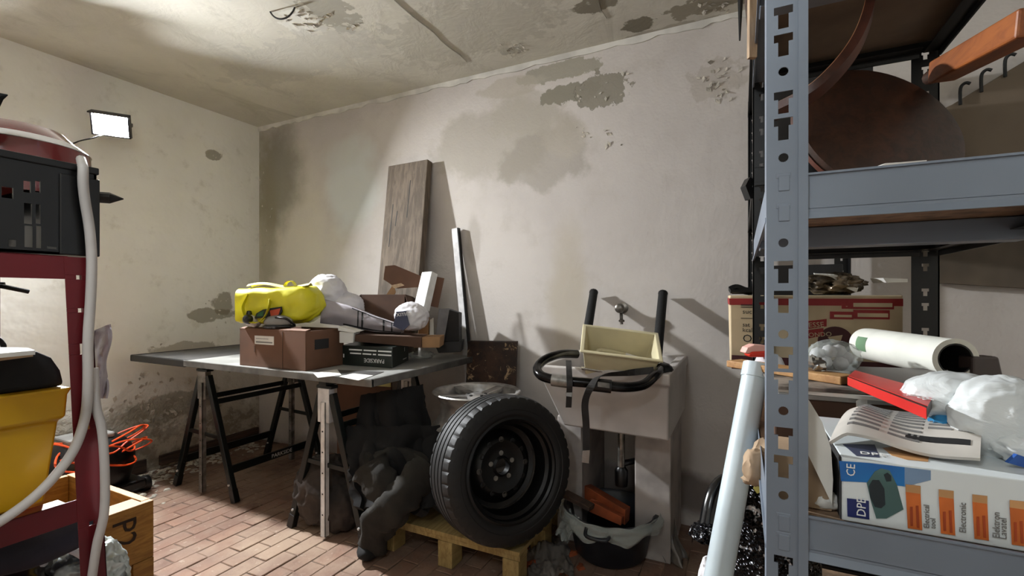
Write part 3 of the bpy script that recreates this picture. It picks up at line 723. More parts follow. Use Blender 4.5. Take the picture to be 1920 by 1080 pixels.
# small things poking out of the carton in front of the bag
b = W(468, 600, f=2.43); M = Matrix.Translation(b) @ Matrix.Rotation(YAW, 4, 'Z') @ Matrix.Rotation(R(75), 4, 'X')
jr = thing('spray_can', 'small white bottle with a round black cap at the box corner', 'bottle', b)
part('can_body', G(M).lathe([(0, -.07), (.026, -.07), (.028, -.06), (.028, .0), (.020, .012), (0, .014)], 20), 'bag_white', jr, smooth=40)
part('cap', G(M).lathe([(0, .042), (.014, .04), (.024, .026), (.025, .012), (0, .01)], 20), 'black_plastic', jr, smooth=40)
part('neck_cap', G(cf(467, 588, 2.44)).lathe([(.012, -.03), (.014, .0), (.010, .014), (0, .016)], 14), 'black_plastic', jr, smooth=40)
M = cf(522, 606, 2.43)
hm = thing('sports_shoe', 'black and pale grey shoe lying on the cardboard box edge', 'shoe', M.translation)
part('upper', G(M).blob((0, 0, .008), (.075, .04, .034), .12, 2, 3, 3), 'plug_grey', hm, smooth=60)
part('sole', G(M).blob((.005, -.004, -.016), (.085, .045, .013), .05, 2, 5, 3, crease=False), 'black_plastic', hm, smooth=60)
part('collar', G(M).tube([(.0, -.03, .03), (.05, -.035, .028), (.078, -.02, .005), (.085, 0, -.01)], .006, 6, 5), 'black_plastic', hm, smooth=60)
# white carrier bag and plaid paper bag
T = cf(612, 562, 2.72)
solo('carrier_bag', joined([G(T).blob((0, .0, .035), (.115, .10, .11), .17, 1.3, 11, 5), G(T).blob((.09, .02, -.05), (.12, .09, .10), .16, 1.4, 4, 5)]), 'bag_white', 'puffy white plastic carrier bag behind the yellow bag', 'bag', smooth=70)
pl = thing('plaid_bag', 'long grey bag with dark plaid stripes sagging off the cardboard box', 'bag', W(690, 600, f=2.62))
top = [(604, 560), (650, 572), (700, 592), (752, 610)]; bot = [(600, 606), (648, 612), (700, 622), (752, 625)]
def plf(u, v, d=0, f=2.58):
    i = min(int(u*3), 2); t = u*3-i
    a = Vector(top[i]).lerp(Vector(top[i+1]), t); b_ = Vector(bot[i]).lerp(Vector(bot[i+1]), t); q = b_.lerp(a, v)
    bulge = .035*sin(pi*v)*(1-.6*u)
    return W(q.x, q.y, f=f-bulge+d+.012*mn.noise(Vector((u*6, v*3, 2))))
g = G(); n, m_ = 24, 10
P = [[plf(i/n, j/m_) for j in range(m_+1)] for i in range(n+1)]; Q = [[plf(i/n, j/m_)+FWD*(.16*(1-.55*i/n))*(1 if 0 < j < m_ else .0 if j == m_ else .9) for j in range(m_+1)] for i in range(n+1)]
vs = [p for r_ in P for p in r_]+[p for r_ in Q for p in r_]; K = (n+1)*(m_+1); fs = []
for i in range(n):
    for j in range(m_):
        a = i*(m_+1)+j; fs += [(a, a+m_+1, a+m_+2, a+1), (K+a, K+a+1, K+a+m_+2, K+a+m_+1)]
    a = i*(m_+1); fs += [(a, K+a, K+a+m_+1, a+m_+1), (a+m_, a+2*m_+1, K+a+2*m_+1, K+a+m_)]
for j in range(m_): fs += [(j, j+1, K+j+1, K+j), (n*(m_+1)+j, K+n*(m_+1)+j, K+n*(m_+1)+j+1, n*(m_+1)+j+1)]
g.add(vs, fs)
mat('bag_grey', (164, 158, 164), .6, 0, .08, 5, .2, 14)
part('bag_body', g, 'bag_grey', pl, smooth=60)
def stripe(u0, u1, v0, v1): return G().sheet(lambda a, b_: plf(u0+(u1-u0)*a, v0+(v1-v0)*b_, -.003), 3 if u1-u0 < .1 else 14, 3 if v1-v0 < .2 else 8, .0015)
part('plaid', joined([stripe(.47, .485, .05, .97), stripe(.52, .54, .05, .97), stripe(.78, .80, .05, .97), stripe(.88, .895, .1, .97), stripe(.4, 1, .93, .97), stripe(.3, 1, .06, .12)]), 'print_black', pl)
part('pale_rim', joined([stripe(.5, .99, .975, .995)]), 'bag_white', pl)  # thin white stripe along the top edge of the bag
bt = W(683, 585, f=2.86)
solo('pump_bottle', G(Matrix.Translation(bt)).lathe([(0, -.16), (.035, -.16), (.036, -.05), (.030, .0), (.022, .045), (.012, .07), (0, .074)], 18), 'black_plastic', 'black tapered bottle standing behind the plaid bag', 'bottle', smooth=40)
# open torn carton at the back of the table
T = rotz((-1.94, 2.23, TZ+.10), R(20)) @ Matrix.Rotation(R(-6), 4, 'X')
oc = carton_box('torn_carton', 'torn open brown carton leaning against the wooden plank', T, .27, .20, .27, 'carton_dark', flaps=[('back', R(58), .12), ('left', R(42), .10), ('right', R(70), .06)])
part('torn_flap', G().prism([W(x, y, f=2.80) for x, y in ((722, 499), (740, 497), (798, 521), (792, 538), (745, 541), (719, 524))], FWD*.005), 'carton', oc)
part('torn_flap', G().prism([W(x, y, f=2.82) for x, y in ((738, 532), (742, 548), (715, 592), (694, 588), (722, 556))], FWD*.005), 'carton_light', oc)
part('torn_edge', G().prism([W(x, y, f=2.79) for x, y in ((732, 535), (752, 531), (758, 535), (740, 541))], FWD*.004), 'carton_edge', oc)
# polystyrene bar
a = W(806, 512, f=2.72); b = W(790, 582, f=2.66)
solo('polystyrene_bar', G().bar(a, b, .085, .05, tuple(FWD*.8+RIGHT*.6)), 'polystyrene', 'white polystyrene bar sticking up out of the torn carton', 'packaging', bevel=.004)
solo('carton_strip', G().bar(W(824, 520, f=2.80), W(812, 575, f=2.78), .06, .006, tuple(FWD)), 'carton', 'narrow strip of cardboard behind the polystyrene bar', 'cardboard')
T = cf(772, 594, 2.58)
sb = thing('printed_bag', 'crumpled white plastic bag with dark printing beside the polystyrene bar', 'bag', T.translation)
part('bag_body', G(T).blob((0, 0, 0), (.095, .075, .078), .18, 1.5, 21, 5), 'bag_white', sb, smooth=70)
part('print_patch', G(T).prism([(-.085, -.072, -.045), (-.065, -.082, .03), (-.015, -.088, .035), (.005, -.085, -.04), (-.03, -.08, -.07)], (0, .03, 0)), 'print_blue_grey', sb)
part('lettering', G(T).text('xmm', (-.062, -.0892, .005), (1, 0, .1), (-.1, 0, 1), .04), 'print_white', sb)
solo('carton_offcut', G().prism([W(x, y, f=2.66) for x, y in ((786, 600), (803, 595), (803, 630), (783, 630))], FWD*.05), 'carton_light', 'small upright piece of pale cardboard beside the printed bag', 'cardboard', bevel=.002)
# flat tray, white box, tool box, dark boxes
ft = thing('flat_carton', 'flat brown carton lying across the black tool box', 'box', W(745, 645, f=2.6))
def slab(px4, f, d, g=None):
    return (g or G()).prism([W(x, y, f=f) for x, y in px4], FWD*d)
part('carton_body', slab(((663, 627), (790, 632), (790, 652), (663, 640)), 2.48, .22), 'carton_dark', ft, bevel=.002)
part('carton_end', slab(((776, 633), (825, 632), (824, 652), (776, 652)), 2.50, .16), 'carton_light', ft, bevel=.002)
part('carton_crease', slab(((789, 632), (791, 632), (791, 652), (789, 652)), 2.498, .003), 'carton_edge', ft)
solo('small_white_box', slab(((636, 622), (664, 622), (662, 643), (636, 643)), 2.46, .10), 'white_paper', 'small white box tucked between the cardboard box and the flat carton', 'box', bevel=.003)
solo('paper_flap', slab(((634, 612), (672, 622), (664, 624), (634, 620)), 2.45, .10), 'white_paper', 'folded sheet of white paper lying on the small white box', 'paper')
gb = thing('tool_case_box', 'low black and green box with white printed lines on the table', 'box', W(700, 685, f=2.3))
A, B, C_ = W(640, 684, Z=TZ), W(736, 691, Z=TZ), W(766, 676, Z=TZ); A.z = B.z = C_.z = TZ+.001
hgt = .105; D_ = A+(C_-B)
part('box_body', G().hexa([A, B, C_, D_], [q+UP*hgt for q in (A, B, C_, D_)]), 'box_green', gb, bevel=.003)
ex = (B-A).normalized(); nrm = Vector((ex.y, -ex.x, 0)); L = (B-A).length
pt_ = lambda s, z: A+ex*(L*s)+UP*(hgt*z)+nrm*.0008
lines = []
for z, segs in ((.80, ((.16, .42), (.45, .70), (.73, .98))), (.62, ((.18, .40), (.43, .60), (.63, .69), (.73, .98)))):
    for a, b in segs: lines.append(G().bar(pt_(a, z), pt_(b, z), .001, .007))
part('printed_line', joined(lines), 'print_white', gb)
part('lettering', G().text('PARKSIDE', pt_(.85, .40), -ex, -UP, .030), 'print_white', gb)
part('printed_line', joined([G().bar(pt_(.05, .38), pt_(.05, .56), .006, .001, tuple(nrm))]), 'print_white', gb)
e2 = (C_-B).normalized(); n2 = Vector((e2.y, -e2.x, 0)); p2 = lambda s, z: B+e2*((C_-B).length*s)+UP*(hgt*z)+n2*.0008
part('printed_line', joined([G().bar(p2(.62, .2), p2(.85, .2), .001, .005), G().bar(p2(.72, .6), p2(.72, .8), .004, .001, tuple(n2))]), 'print_white', gb)
db = thing('upright_box', 'dark box standing on end with a slate grey face by the wall', 'box', W(840, 640, f=2.75))
part('box_body', G().hexa([W(828, 640, f=2.70), W(861, 640, f=2.70), W(866, 636, f=2.90), W(834, 636, f=2.90)], [W(836, 579, f=2.66), W(860, 586, f=2.66), W(866, 586, f=2.86), W(842, 578, f=2.86)]), 'dark_box', db, bevel=.002)
part('grey_face', slab(((815, 640), (823, 579), (843, 578), (832, 641)), 2.66, .012), 'slate_box', db, bevel=.001)
solo('black_tray', slab(((812, 641), (866, 640), (864, 660), (822, 662)), 2.70, .14), 'dark_box', 'shallow black tray under the upright dark box', 'tray', bevel=.003)
solo('white_carton_strip', slab(((806, 600), (812, 596), (814, 640), (805, 640)), 2.68, .02), 'white_paper', 'thin white strip between the cardboard offcut and the grey-faced box', 'packaging')
# loose sheets and a wrapper on the table
def paper(label, pts, z, m='white_paper', name='paper_sheet'):
    q = [W(x, y, Z=z) for x, y in pts]
    for p in q: p.z = z
    solo(name, G().prism(q, (0, 0, -.0012)), m, label, 'paper')
paper('white sheet of paper on the table below the torn box flap', ((588, 700), (632, 692), (640, 703), (596, 708)), TZ+.0025)
paper('pale sheet lying at the front right corner of the table', ((636, 706), (662, 700), (700, 704), (672, 713)), TZ+.0025)
paper('dark glossy sheet between the two white sheets on the table', ((628, 693), (720, 697), (700, 704), (640, 702)), TZ+.0018, 'table_dark')
c = W(790, 672, Z=TZ); c.z = TZ+.022
solo('plastic_wrapper', G(rotz(c, .5)).blob((0, 0, 0), (.075, .045, .024), .35, 3, 31, 4, flat=-.021), 'clear_film', 'crumpled clear plastic wrapper near the right edge of the table', 'wrapper', smooth=70)
c = W(762, 664, Z=TZ); c.z = TZ+.03
solo('plastic_cup', G(Matrix.Translation(c) @ Matrix.Rotation(R(70), 4, 'Y')).lathe([(.022, -.04), (.030, .04), (.028, .04), (.020, -.038)], 18, closed=True), 'clear_film', 'clear plastic cup lying beside the black tool box', 'cup', smooth=40)

# ---------------------------------------------------------------- leaning against the back wall
a = Vector((-1.985, 2.505, 2.05)); b = Vector((-1.965, 2.33, TZ+.002))
up_ = Vector((0, 1, 0)); xx = Vector((1, 0, 0))
pk = thing('plank', 'thick weathered wooden plank leaning on the back wall behind the table', 'plank', b)
part('board', G().bar(b, a, .325, .052, (0, 1, 0)), 'old_plank', pk, bevel=.004)
dd = (a-b).normalized(); nn = Vector((1, 0, 0)).cross(dd); nn = nn if nn.y < 0 else -nn
cr = []
for s, t0, t1 in ((-.10, .55, .78), (-.06, .66, .74), (.03, .7, .9), (-.03, .36, .43)):
    p0 = b+(a-b)*t0+xx*s+nn*.0265; p1 = b+(a-b)*t1+xx*(s+.006)+nn*.0265; cr.append(G().bar(p0, p1, .005, .001, tuple(nn)))
part('crack', joined(cr), 'print_black', pk)
a = W(853, 428, Y=2.515); b = Vector((-1.42, 2.44, 0.0))
ws = thing('metal_profile', 'narrow white metal strip leaning on the wall right of the plank', 'profile', b)
part('web', G().bar(b, a, .050, .004, (0, 1, 0)), 'pale_steel', ws, bevel=.001)
part('flange', G().bar(b+xx*.027, a+xx*.027, .006, .03, (0, 1, 0)), 'black_paint', ws)
A = W(877, 640, Y=2.44); B = W(969, 641, Y=2.44)
q = [Vector((A.x-.01, 2.37, .0)), Vector((B.x-.01, 2.37, .0)), B, A]
solo('rusty_panel', G().prism(q, Vector((0, .02, .004))), 'rust_board', 'rust-brown speckled panel standing behind the alloy rims', 'panel', bevel=.002)
# things under the table
q = [W(632, 710, Y=2.2), W(733, 712, Y=2.3), W(733, 800, Y=2.3), W(632, 840, Y=2.2)]
q = [Vector((p.x, p.y, max(.0, p.z))) for p in q]; q[2].z = 0; q[3].z = 0
up2 = thing('leaning_board', 'large sheet of brown cardboard with a pale top edge under the table', 'cardboard', q[3])
part('board', G().prism(q, FWD*.03), 'carton', up2)
part('pale_edge', G().prism([q[0], q[1], q[1]-UP*.045, q[0]-UP*.03], -FWD*.004), 'bag_cream', up2)
# ---------------------------------------------------------------- heap of dark clothes by the right trestle
mat('jacket_black', (13, 12, 13), .9, 0, .2, 7, .35, 40); mat('trouser_olive', (42, 39, 34), .92, 0, .22, 8, .4, 50); mat('sack_grey', (66, 58, 54), .92, 0, .2, 8, .4, 40)
def drape(name, label, quad, f, m, folds=5, amp=.035, th=.02, seed=0, nu=36, nv=28, cat='clothing', curl=.0, jag=0):
    """hanging cloth: quad of pixels (top-left, top-right, bottom-right, bottom-left) at depth f or four depths"""
    ff = f if isinstance(f, (tuple, list)) else (f,)*4
    def fn(u, v):
        a = Vector(quad[0]).lerp(Vector(quad[1]), u); b = Vector(quad[3]).lerp(Vector(quad[2]), u); q = a.lerp(b, v)
        fa = ff[0]+(ff[1]-ff[0])*u; fb = ff[3]+(ff[2]-ff[3])*u; d = fa+(fb-fa)*v
        w = amp*sin(u*folds*2*pi+1.5*sin(v*3+seed)+seed)*(.35+.65*v)+.03*mn.noise(Vector((u*4, v*3.2, seed)))+.014*(.4-abs(mn.noise(Vector((u*9, v*7, seed+4)))))
        q.y += jag*mn.noise(Vector((u*6, 0, seed)))*v; q.x += jag*.5*mn.noise(Vector((v*6, 3, seed)))
        return W(q.x, q.y, f=d+w-curl*sin(pi*u))
    o = solo(name, G().sheet(fn, nu, nv, th), m, label, cat, smooth=70); return o
drape('work_jacket', 'black jacket draped from the table end over the right trestle', ((682, 742), (790, 722), (826, 880), (655, 905)), (2.38, 2.44, 2.25, 2.17), 'jacket_black', 3, .03, .03, 1, jag=14, curl=.08)
drape('work_jacket', 'second black jacket bunched up beneath the draped jacket', ((640, 800), (828, 800), (822, 960), (668, 950)), (2.3, 2.3, 2.12, 2.10), 'jacket_black', 2, .04, .04, 5, jag=22, curl=.06)
def legtube(pts, r0, r1, seed, g=None):
    g = g or G(); P = spline([Vector(p) for p in pts], 8); n = 18; vs = []; fs = []; m = len(P)
    for i, p in enumerate(P):
        d = (P[min(i+1, m-1)]-P[max(i-1, 0)]).normalized(); a = d.cross(FWD).normalized(); b = d.cross(a); r = r0+(r1-r0)*i/(m-1)
        for k in range(n):
            t = 2*pi*k/n; w = 1+.35*mn.noise(Vector((cos(t)*1.3, sin(t)*1.3, i*.28+seed)))+.25*(.3-abs(mn.noise(Vector((cos(t)*2, sin(t)*2, i*.5+seed*2)))))
            vs.append(p+a*r*w*cos(t)+b*r*.55*w*sin(t))
    for i in range(m-1):
        for k in range(n): fs.append((i*n+k, i*n+(k+1) % n, (i+1)*n+(k+1) % n, (i+1)*n+k))
    fs += [tuple(range(n-1, -1, -1)), tuple((m-1)*n+k for k in range(n))]
    return g.add(vs, fs)
tr = thing('work_trousers', 'dark olive trousers with crossed legs hanging down to the floor', 'clothing', W(700, 1030, f=2.07))
part('trouser_leg', legtube([W(694, 872, f=2.09), W(712, 910, f=2.05), W(742, 950, f=2.04), W(716, 985, f=2.04), W(695, 1020, f=2.10)], .085, .05, 2), 'trouser_olive', tr, smooth=70)
part('trouser_leg', legtube([W(800, 878, f=2.11), W(766, 915, f=2.03), W(732, 955, f=2.00), W(704, 985, f=2.02), W(700, 1032, f=2.08)], .08, .055, 6), 'trouser_olive', tr, smooth=70)
part('seat', legtube([W(690, 880, f=2.15), W(745, 868, f=2.17), W(805, 890, f=2.17)], .07, .07, 9), 'trouser_olive', tr, smooth=70)
c = W(612, 965, f=2.42); c.z = .17
solo('cloth_sack', joined([G(rotz(c, .3)).blob((0, 0, 0), (.16, .13, .175), .22, 2.2, 8, 5, flat=-.165), G(rotz(c, .3)).blob((.11, -.05, -.06), (.10, .10, .12), .25, 2.6, 12, 4, flat=-.165)]), 'sack_grey', 'grimy grey cloth sack slumped on the floor inside the right trestle', 'sack', smooth=70)
c = W(690, 1050, Z=0); c.z = 0.012
solo('boot', joined([G(rotz(c, .4)).blob((0, .05, .03), (.055, .11, .045), .1, 2, 3, 3, flat=-.01)]), 'black_cloth', 'black boot poking out under the dark trousers', 'shoe', smooth=70)

# ---------------------------------------------------------------- pallet, tyre, rims
PX0, PX1, PY0, PY1 = -1.50, -.79, 1.68, 2.32
pa = thing('pallet', 'small pale wooden pallet carrying the tyre and the rims', 'pallet', ((PX0+PX1)/2, (PY0+PY1)/2, 0))
part('deck', G().box((PX0, PY0, .132), (PX1, PY1, .150)), 'pallet_wood', pa, bevel=.002)
for y in (PY0, (PY0+PY1)/2-.04, PY1-.08): part('stringer', G().box((PX0, y+.004, .112), (PX1, y+.08, .131)), 'pallet_wood', pa, bevel=.002)
for x in (PX0, (PX0+PX1)/2-.04, PX1-.08):
    for y in (PY0, (PY0+PY1)/2-.04, PY1-.08): part('block', G().box((x+.002, y+.002, 0), (x+.075, y+.085, .111)), 'pallet_wood', pa, bevel=.003)
def axis_matrix(c, n, upv=(0, 0, 1)):
    n = Vector(n).normalized(); x = Vector(upv).cross(n).normalized(); y = n.cross(x)
    return Matrix(((x.x, y.x, n.x, c[0]), (x.y, y.y, n.y, c[1]), (x.z, y.z, n.z, c[2]), (0, 0, 0, 1)))
def lathe_var(g, profs, M):
    m = len(profs[0]); n = len(profs); vs = []; fs = []
    for i, pr in enumerate(profs):
        t = 2*pi*i/n
        for r, z in pr: vs.append(M @ Vector((r*cos(t), r*sin(t), z)))
    for i in range(n):
        j = (i+1) % n
        for k in range(m): k2 = (k+1) % m; fs.append((i*m+k, j*m+k, j*m+k2, i*m+k2))
    return g.add(vs, fs)
TN = Vector((.83, -.52, .12)).normalized(); TC = Vector((-.905, 1.755, .150+.301))
TM = axis_matrix(TC, TN)
TM = TM @ Matrix.Scale(.95, 4)
ty = thing('tyre', 'big black car tyre on a steel wheel leaning on the rims', 'tyre', (TC.x, TC.y, .15))
def tprof(i):
    Rr = .316; dp = .007; sh = .006 if i % 5 == 0 else 0
    p = [(.210, -.085), (.232, -.104), (.265, -.107), (.292, -.101), (.306-sh, -.092), (.312-sh, -.074)]
    for zc in (-.052, -.017, .017, .052):
        p += [(Rr-.001, zc-.0055), (Rr-dp-.002, zc-.004), (Rr-dp-.002, zc+.004), (Rr-.001, zc+.0055)]
    p += [(.312-sh, .074), (.306-sh, .092), (.292, .101), (.265, .107), (.255, .1075), (.252, .1055), (.238, .1065), (.232, .104), (.210, .085)]
    p += [(.205, .085), (.205, -.085)]; return p
part('tread', lathe_var(G(), [tprof(i) for i in range(200)], TM), 'rubber', ty, smooth=28)
wh = part('steel_wheel', G(TM).lathe([(.226, .090), (.226, .096), (.214, .099), (.206, .092), (.203, .070), (.190, .060), (.182, .030), (.178, -.02), (.160, -.030), (.142, -.018), (.128, .000), (.110, .006), (.085, -.004), (.070, -.008), (.045, -.006), (.036, .004), (.0345, .004), (.0345, -.03),
                 (.05, -.04), (.17, -.05), (.19, -.085), (.225, -.085)], 72), 'steel_black', ty, smooth=35)
for k in range(5):
    t = 2*pi*k/5+.3; part('bolt_hole', G(TM).lathe([(0, .0), (.010, .0), (.011, .004), (.008, .005), (.0, .003)], 12, Matrix.Translation((.057*cos(t), .057*sin(t), -.008))), 'galvanised', wh, smooth=40)
for k in range(12):
    t = 2*pi*k/12; part('vent_hole', G(TM).lathe([(0, .0), (.012, .0), (.013, .003), (.010, .004), (.009, .001), (0, .001)], 12, Matrix.Translation((.119*cos(t), .119*sin(t), .003))), 'alloy_dirty' if k % 3 == 0 else 'steel_black', wh, smooth=40)
part('weld_ring', G(TM).lathe([(.178, -.02), (.184, -.014), (.181, .0), (.176, -.012)], 60, closed=True), 'alloy_dirty', wh, smooth=40)
RC = Vector((-1.225, 2.075, 0))
for k, lab in enumerate(('bottom alloy rim of the stack beneath the tyre', 'middle alloy rim of the stack behind the tyre', 'top alloy rim of the stack with dirty silver spokes')):
    z0 = .151+k*.182; Rm = Matrix.Translation((RC.x+.006*k, RC.y-.004*k, z0)) @ Matrix.Rotation(.6*k+.2, 4, 'Z')
    rt = thing('alloy_rim', lab, 'rim', (RC.x, RC.y, z0), 'stacked alloy rims')
    part('barrel', G(Rm).lathe([(.222, .0), (.226, .004), (.220, .012), (.205, .018), (.200, .04), (.186, .06), (.184, .12), (.200, .145), (.206, .158), (.221, .163), (.226, .170), (.222, .175), (.214, .174), (.200, .166), (.194, .150), (.178, .12), (.178, .06), (.194, .03), (.214, .003)], 64, closed=True), 'alloy_dirty' if k < 2 else 'alloy', rt, smooth=35)
    part('hub', G(Rm).lathe([(.0, .160), (.026, .160), (.030, .156), (.062, .150), (.068, .130), (.066, .10), (.03, .10), (0, .10)], 32), 'alloy', rt, smooth=35)
    for j in range(5):
        a = 2*pi*j/5; M2 = Rm @ Matrix.Rotation(a, 4, 'Z')
        part('spoke', G(M2).hexa([(.05, -.030, .120), (.196, -.020, .140), (.196, .020, .140), (.05, .030, .120)], [(.05, -.026, .150), (.200, -.024, .166), (.200, .024, .166), (.05, .026, .150)]), 'alloy', rt, bevel=.004)
        a += pi/5; part('wheel_bolt', G(Rm).lathe([(0, .004), (.008, .004), (.010, .0)], 10, Matrix.Translation((.045*cos(a), .045*sin(a), .152))), 'steel_black', rt)
# ---------------------------------------------------------------- sink
SX0, SX1, SY0, SY1, SZ0, SZ1 = -.81, -.245, 1.87, 2.535, .595, .872
sk = thing('laundry_sink', 'white ceramic laundry sink on two plastered pillars by the back wall', 'sink', (-.53, 2.2, 0))
o1 = [(SX0, SY0, SZ1), (SX1, SY0, SZ1), (SX1, SY1, SZ1), (SX0, SY1, SZ1)]
o0 = [(SX0+.10, SY0+.10, SZ0), (SX1-.012, SY0+.06, SZ0), (SX1-.012, SY1, SZ0), (SX0+.10, SY1, SZ0)]
om = [(SX0+.0, SY0+.0, SZ1-.045), (SX1, SY0, SZ1-.045), (SX1, SY1, SZ1-.045), (SX0, SY1, SZ1-.045)]
on = [(SX0+.022, SY0+.02, SZ1-.055), (SX1-.004, SY0+.014, SZ1-.055), (SX1-.004, SY1, SZ1-.055), (SX0+.022, SY1, SZ1-.055)]
i1 = [(SX0+.04, SY0+.04, SZ1-.004), (SX1-.045, SY0+.04, SZ1-.004), (SX1-.045, SY1-.07, SZ1-.004), (SX0+.04, SY1-.07, SZ1-.004)]
i0 = [(SX0+.14, SY0+.13, SZ0+.04), (SX1-.07, SY0+.10, SZ0+.04), (SX1-.07, SY1-.10, SZ0+.04), (SX0+.14, SY1-.10, SZ0+.04)]
g = G(); loops = [o0, on, om, o1, i1, i0]; vs = [p for L_ in loops for p in L_]; fs = [(3, 2, 1, 0), (20, 21, 22, 23)]
for a in range(5):
    for k in range(4): fs.append((a*4+k, a*4+(k+1) % 4, a*4+4+(k+1) % 4, a*4+4+k))
part('basin', g.add(vs, fs), 'ceramic', sk, bevel=.016, seg=4, smooth=50)
part('pillar', G().box((-.43, 2.13, 0), (-.275, 2.535, SZ0-.002)), 'pillar_plaster', sk, bevel=.006)
part('pillar', G().box((-.80, 2.13, 0), (-.675, 2.535, SZ0-.002)), 'pillar_plaster', sk, bevel=.006)
dp = W(1165, 880, f=2.15)
part('drain_pipe', G().tube([(dp.x, dp.y, SZ0), (dp.x, dp.y, .44), (dp.x, dp.y, .36)], .016, 12), 'tap_metal', sk, smooth=40)
part('trap', G().lathe([(0, .30), (.028, .30), (.030, .32), (.030, .37), (.02, .385), (.0, .39)], 18, Matrix.Translation((dp.x, dp.y, 0))).tube([(dp.x, dp.y, .40), (dp.x+.10, dp.y+.10, .41), (dp.x+.16, dp.y+.25, .41)], .014, 10, 4), 'black_plastic', sk, smooth=40)
p = W(1163, 578, Y=YB-.06)
tp = thing('wall_tap', 'old metal tap with a round knob on the wall above the sink', 'tap', (p.x, YB, p.z))
part('knob', G(axis_matrix(p, (0, -1, 0))).lathe([(0, .03), (.016, .03), (.024, .024), (.026, .012), (.020, .004), (.010, .0), (0, 0)], 20), 'tap_metal', tp, smooth=40)
part('spindle', G().tube([(p.x, YB-.002, p.z), (p.x, YB-.062, p.z)], .009, 10).lathe([(0, 0), (.03, .0), (.03, .006), (.012, .012), (0, .012)], 18, axis_matrix((p.x, YB-.001, p.z), (0, -1, 0))), 'tap_metal', tp, smooth=40)
part('spout', G().tube([(p.x, YB-.04, p.z-.005), (p.x+.004, YB-.055, p.z-.04), (p.x+.006, YB-.056, p.z-.085)], .0085, 10, 5).lathe([(.009, 0), (.016, .004), (.016, .012), (.009, .016)], 14, Matrix.Translation((p.x+.006, YB-.056, p.z-.075))), 'tap_metal', tp, smooth=40)
# tubular bicycle carrier lying on the sink
rk = thing('bike_carrier', 'black and silver tubular carrier frame with straps lying across the sink', 'carrier frame', (-.5, 1.9, SZ1))
loop = [W(1082, 664, f=2.02), W(1052, 664, f=1.98), W(1022, 674, f=1.93), W(1008, 690, f=1.88), W(1016, 705, f=1.82), W(1050, 713, f=1.79), W(1110, 719, f=1.76), W(1165, 726, f=1.74), W(1205, 722, f=1.74), W(1226, 706, f=1.76), W(1238, 694, f=1.84), W(1242, 690, f=1.92)]
mat('black_gloss', (52, 50, 50), .2, .75, .5, 9, .1, 30)
part('tube_loop', G().tube(loop, .0185, 12, 6), 'black_gloss', rk, smooth=50)
for a, b in (((1113, 549), (1096, 655)), ((1243, 551), (1230, 690))):
    q0 = W(*a, Y=2.505); q1 = W(*b, f=2.24 if a[0] < 1200 else 2.10)
    part('upright', G().tube([q0, q1], .023, 12), 'black_cloth', rk, smooth=50)
    part('upright_cap', G().tube([q0, q0+(q0-q1).normalized()*.006], .0245, 12), 'black_plastic', rk, smooth=50)
part('hinge', G().blob(W(1238, 692, f=1.88), (.05, .05, .03), .2, 3, 2, 3), 'black_plastic', rk, smooth=60)
part('clamp', G().tube([W(1035, 712, f=1.795), W(1066, 716, f=1.775)], .024, 10), 'galvanised', rk, smooth=40)
part('clamp', G().tube([W(1112, 721, f=1.755), W(1146, 725, f=1.745)], .025, 10), 'black_plastic', rk, smooth=40)
part('clamp_label', G().prism([W(x, y, f=1.716) for x, y in ((1121, 716), (1143, 719), (1143, 728), (1121, 725))], FWD*.004), 'galvanised', rk)
part('strap', G().ribbon([W(1066, 676, f=1.86), W(1067, 695, f=1.78), W(1068, 720, f=1.745), W(1067, 745, f=1.765), W(1066, 764, f=1.775)], .022, .002, tuple(RIGHT)), 'strap', rk)
part('strap_buckle', G().prism([W(x, y, f=1.752) for x, y in ((1061, 736), (1073, 736), (1072, 744), (1061, 743))], FWD*.006), 'chrome', rk)
part('strap', G().ribbon([W(1226, 694, f=1.80), W(1170, 700, f=1.80), W(1125, 705, f=1.76), W(1108, 725, f=1.70), W(1097, 755, f=1.71), W(1099, 800, f=1.73), W(1099, 868, f=1.75)], .026, .002, tuple(RIGHT*.9+UP*.3)), 'strap', rk)
part('strap_end', G().prism([W(x, y, f=1.737) for x, y in ((1092, 845), (1106, 844), (1104, 869), (1091, 867))], FWD*.005), 'chrome', rk)
part('rod', G().tube([W(1090, 690, f=1.92), W(1150, 698, f=1.9), W(1200, 694, f=1.88), W(1238, 680, f=1.86)], .006, 8, 5), 'chrome', rk, smooth=50)
# cream tub with a white lever, on the sink
T = rotz(W(1156, 690, f=1.98), YAW-R(12)) @ Matrix.Rotation(R(26), 4, 'X') @ Matrix.Rotation(R(7), 4, 'Y')
tb = thing('plastic_tub', 'cream rectangular plastic tub tilted on the sink', 'tub', T.translation)
w0, d0, w1, d1, h = .128, .075, .148, .098, .125
lo_ = [(-w0, -d0, 0), (w0, -d0, 0), (w0, d0, 0), (-w0, d0, 0)]; hi_ = [(-w1, -d1, h), (w1, -d1, h), (w1, d1, h), (-w1, d1, h)]
rim = [(-w1-.012, -d1-.012, h), (w1+.012, -d1-.012, h), (w1+.012, d1+.012, h), (-w1-.012, d1+.012, h)]; rim2 = [(a, b, h+.007) for a, b, _ in rim]
hi2 = [(-w1+.004, -d1+.004, h+.007), (w1-.004, -d1+.004, h+.007), (w1-.004, d1-.004, h+.007), (-w1+.004, d1-.004, h+.007)]; lo2 = [(-w0+.005, -d0+.005, .005), (w0-.005, -d0+.005, .005), (w0-.005, d0-.005, .005), (-w0+.005, d0-.005, .005)]
loops = [lo_, hi_, rim, rim2, hi2, lo2]; vs = [p for L_ in loops for p in L_]; fs = [(3, 2, 1, 0), (20, 21, 22, 23)]
for a in range(5):
    for k in range(4): fs.append((a*4+k, a*4+(k+1) % 4, a*4+4+(k+1) % 4, a*4+4+k))
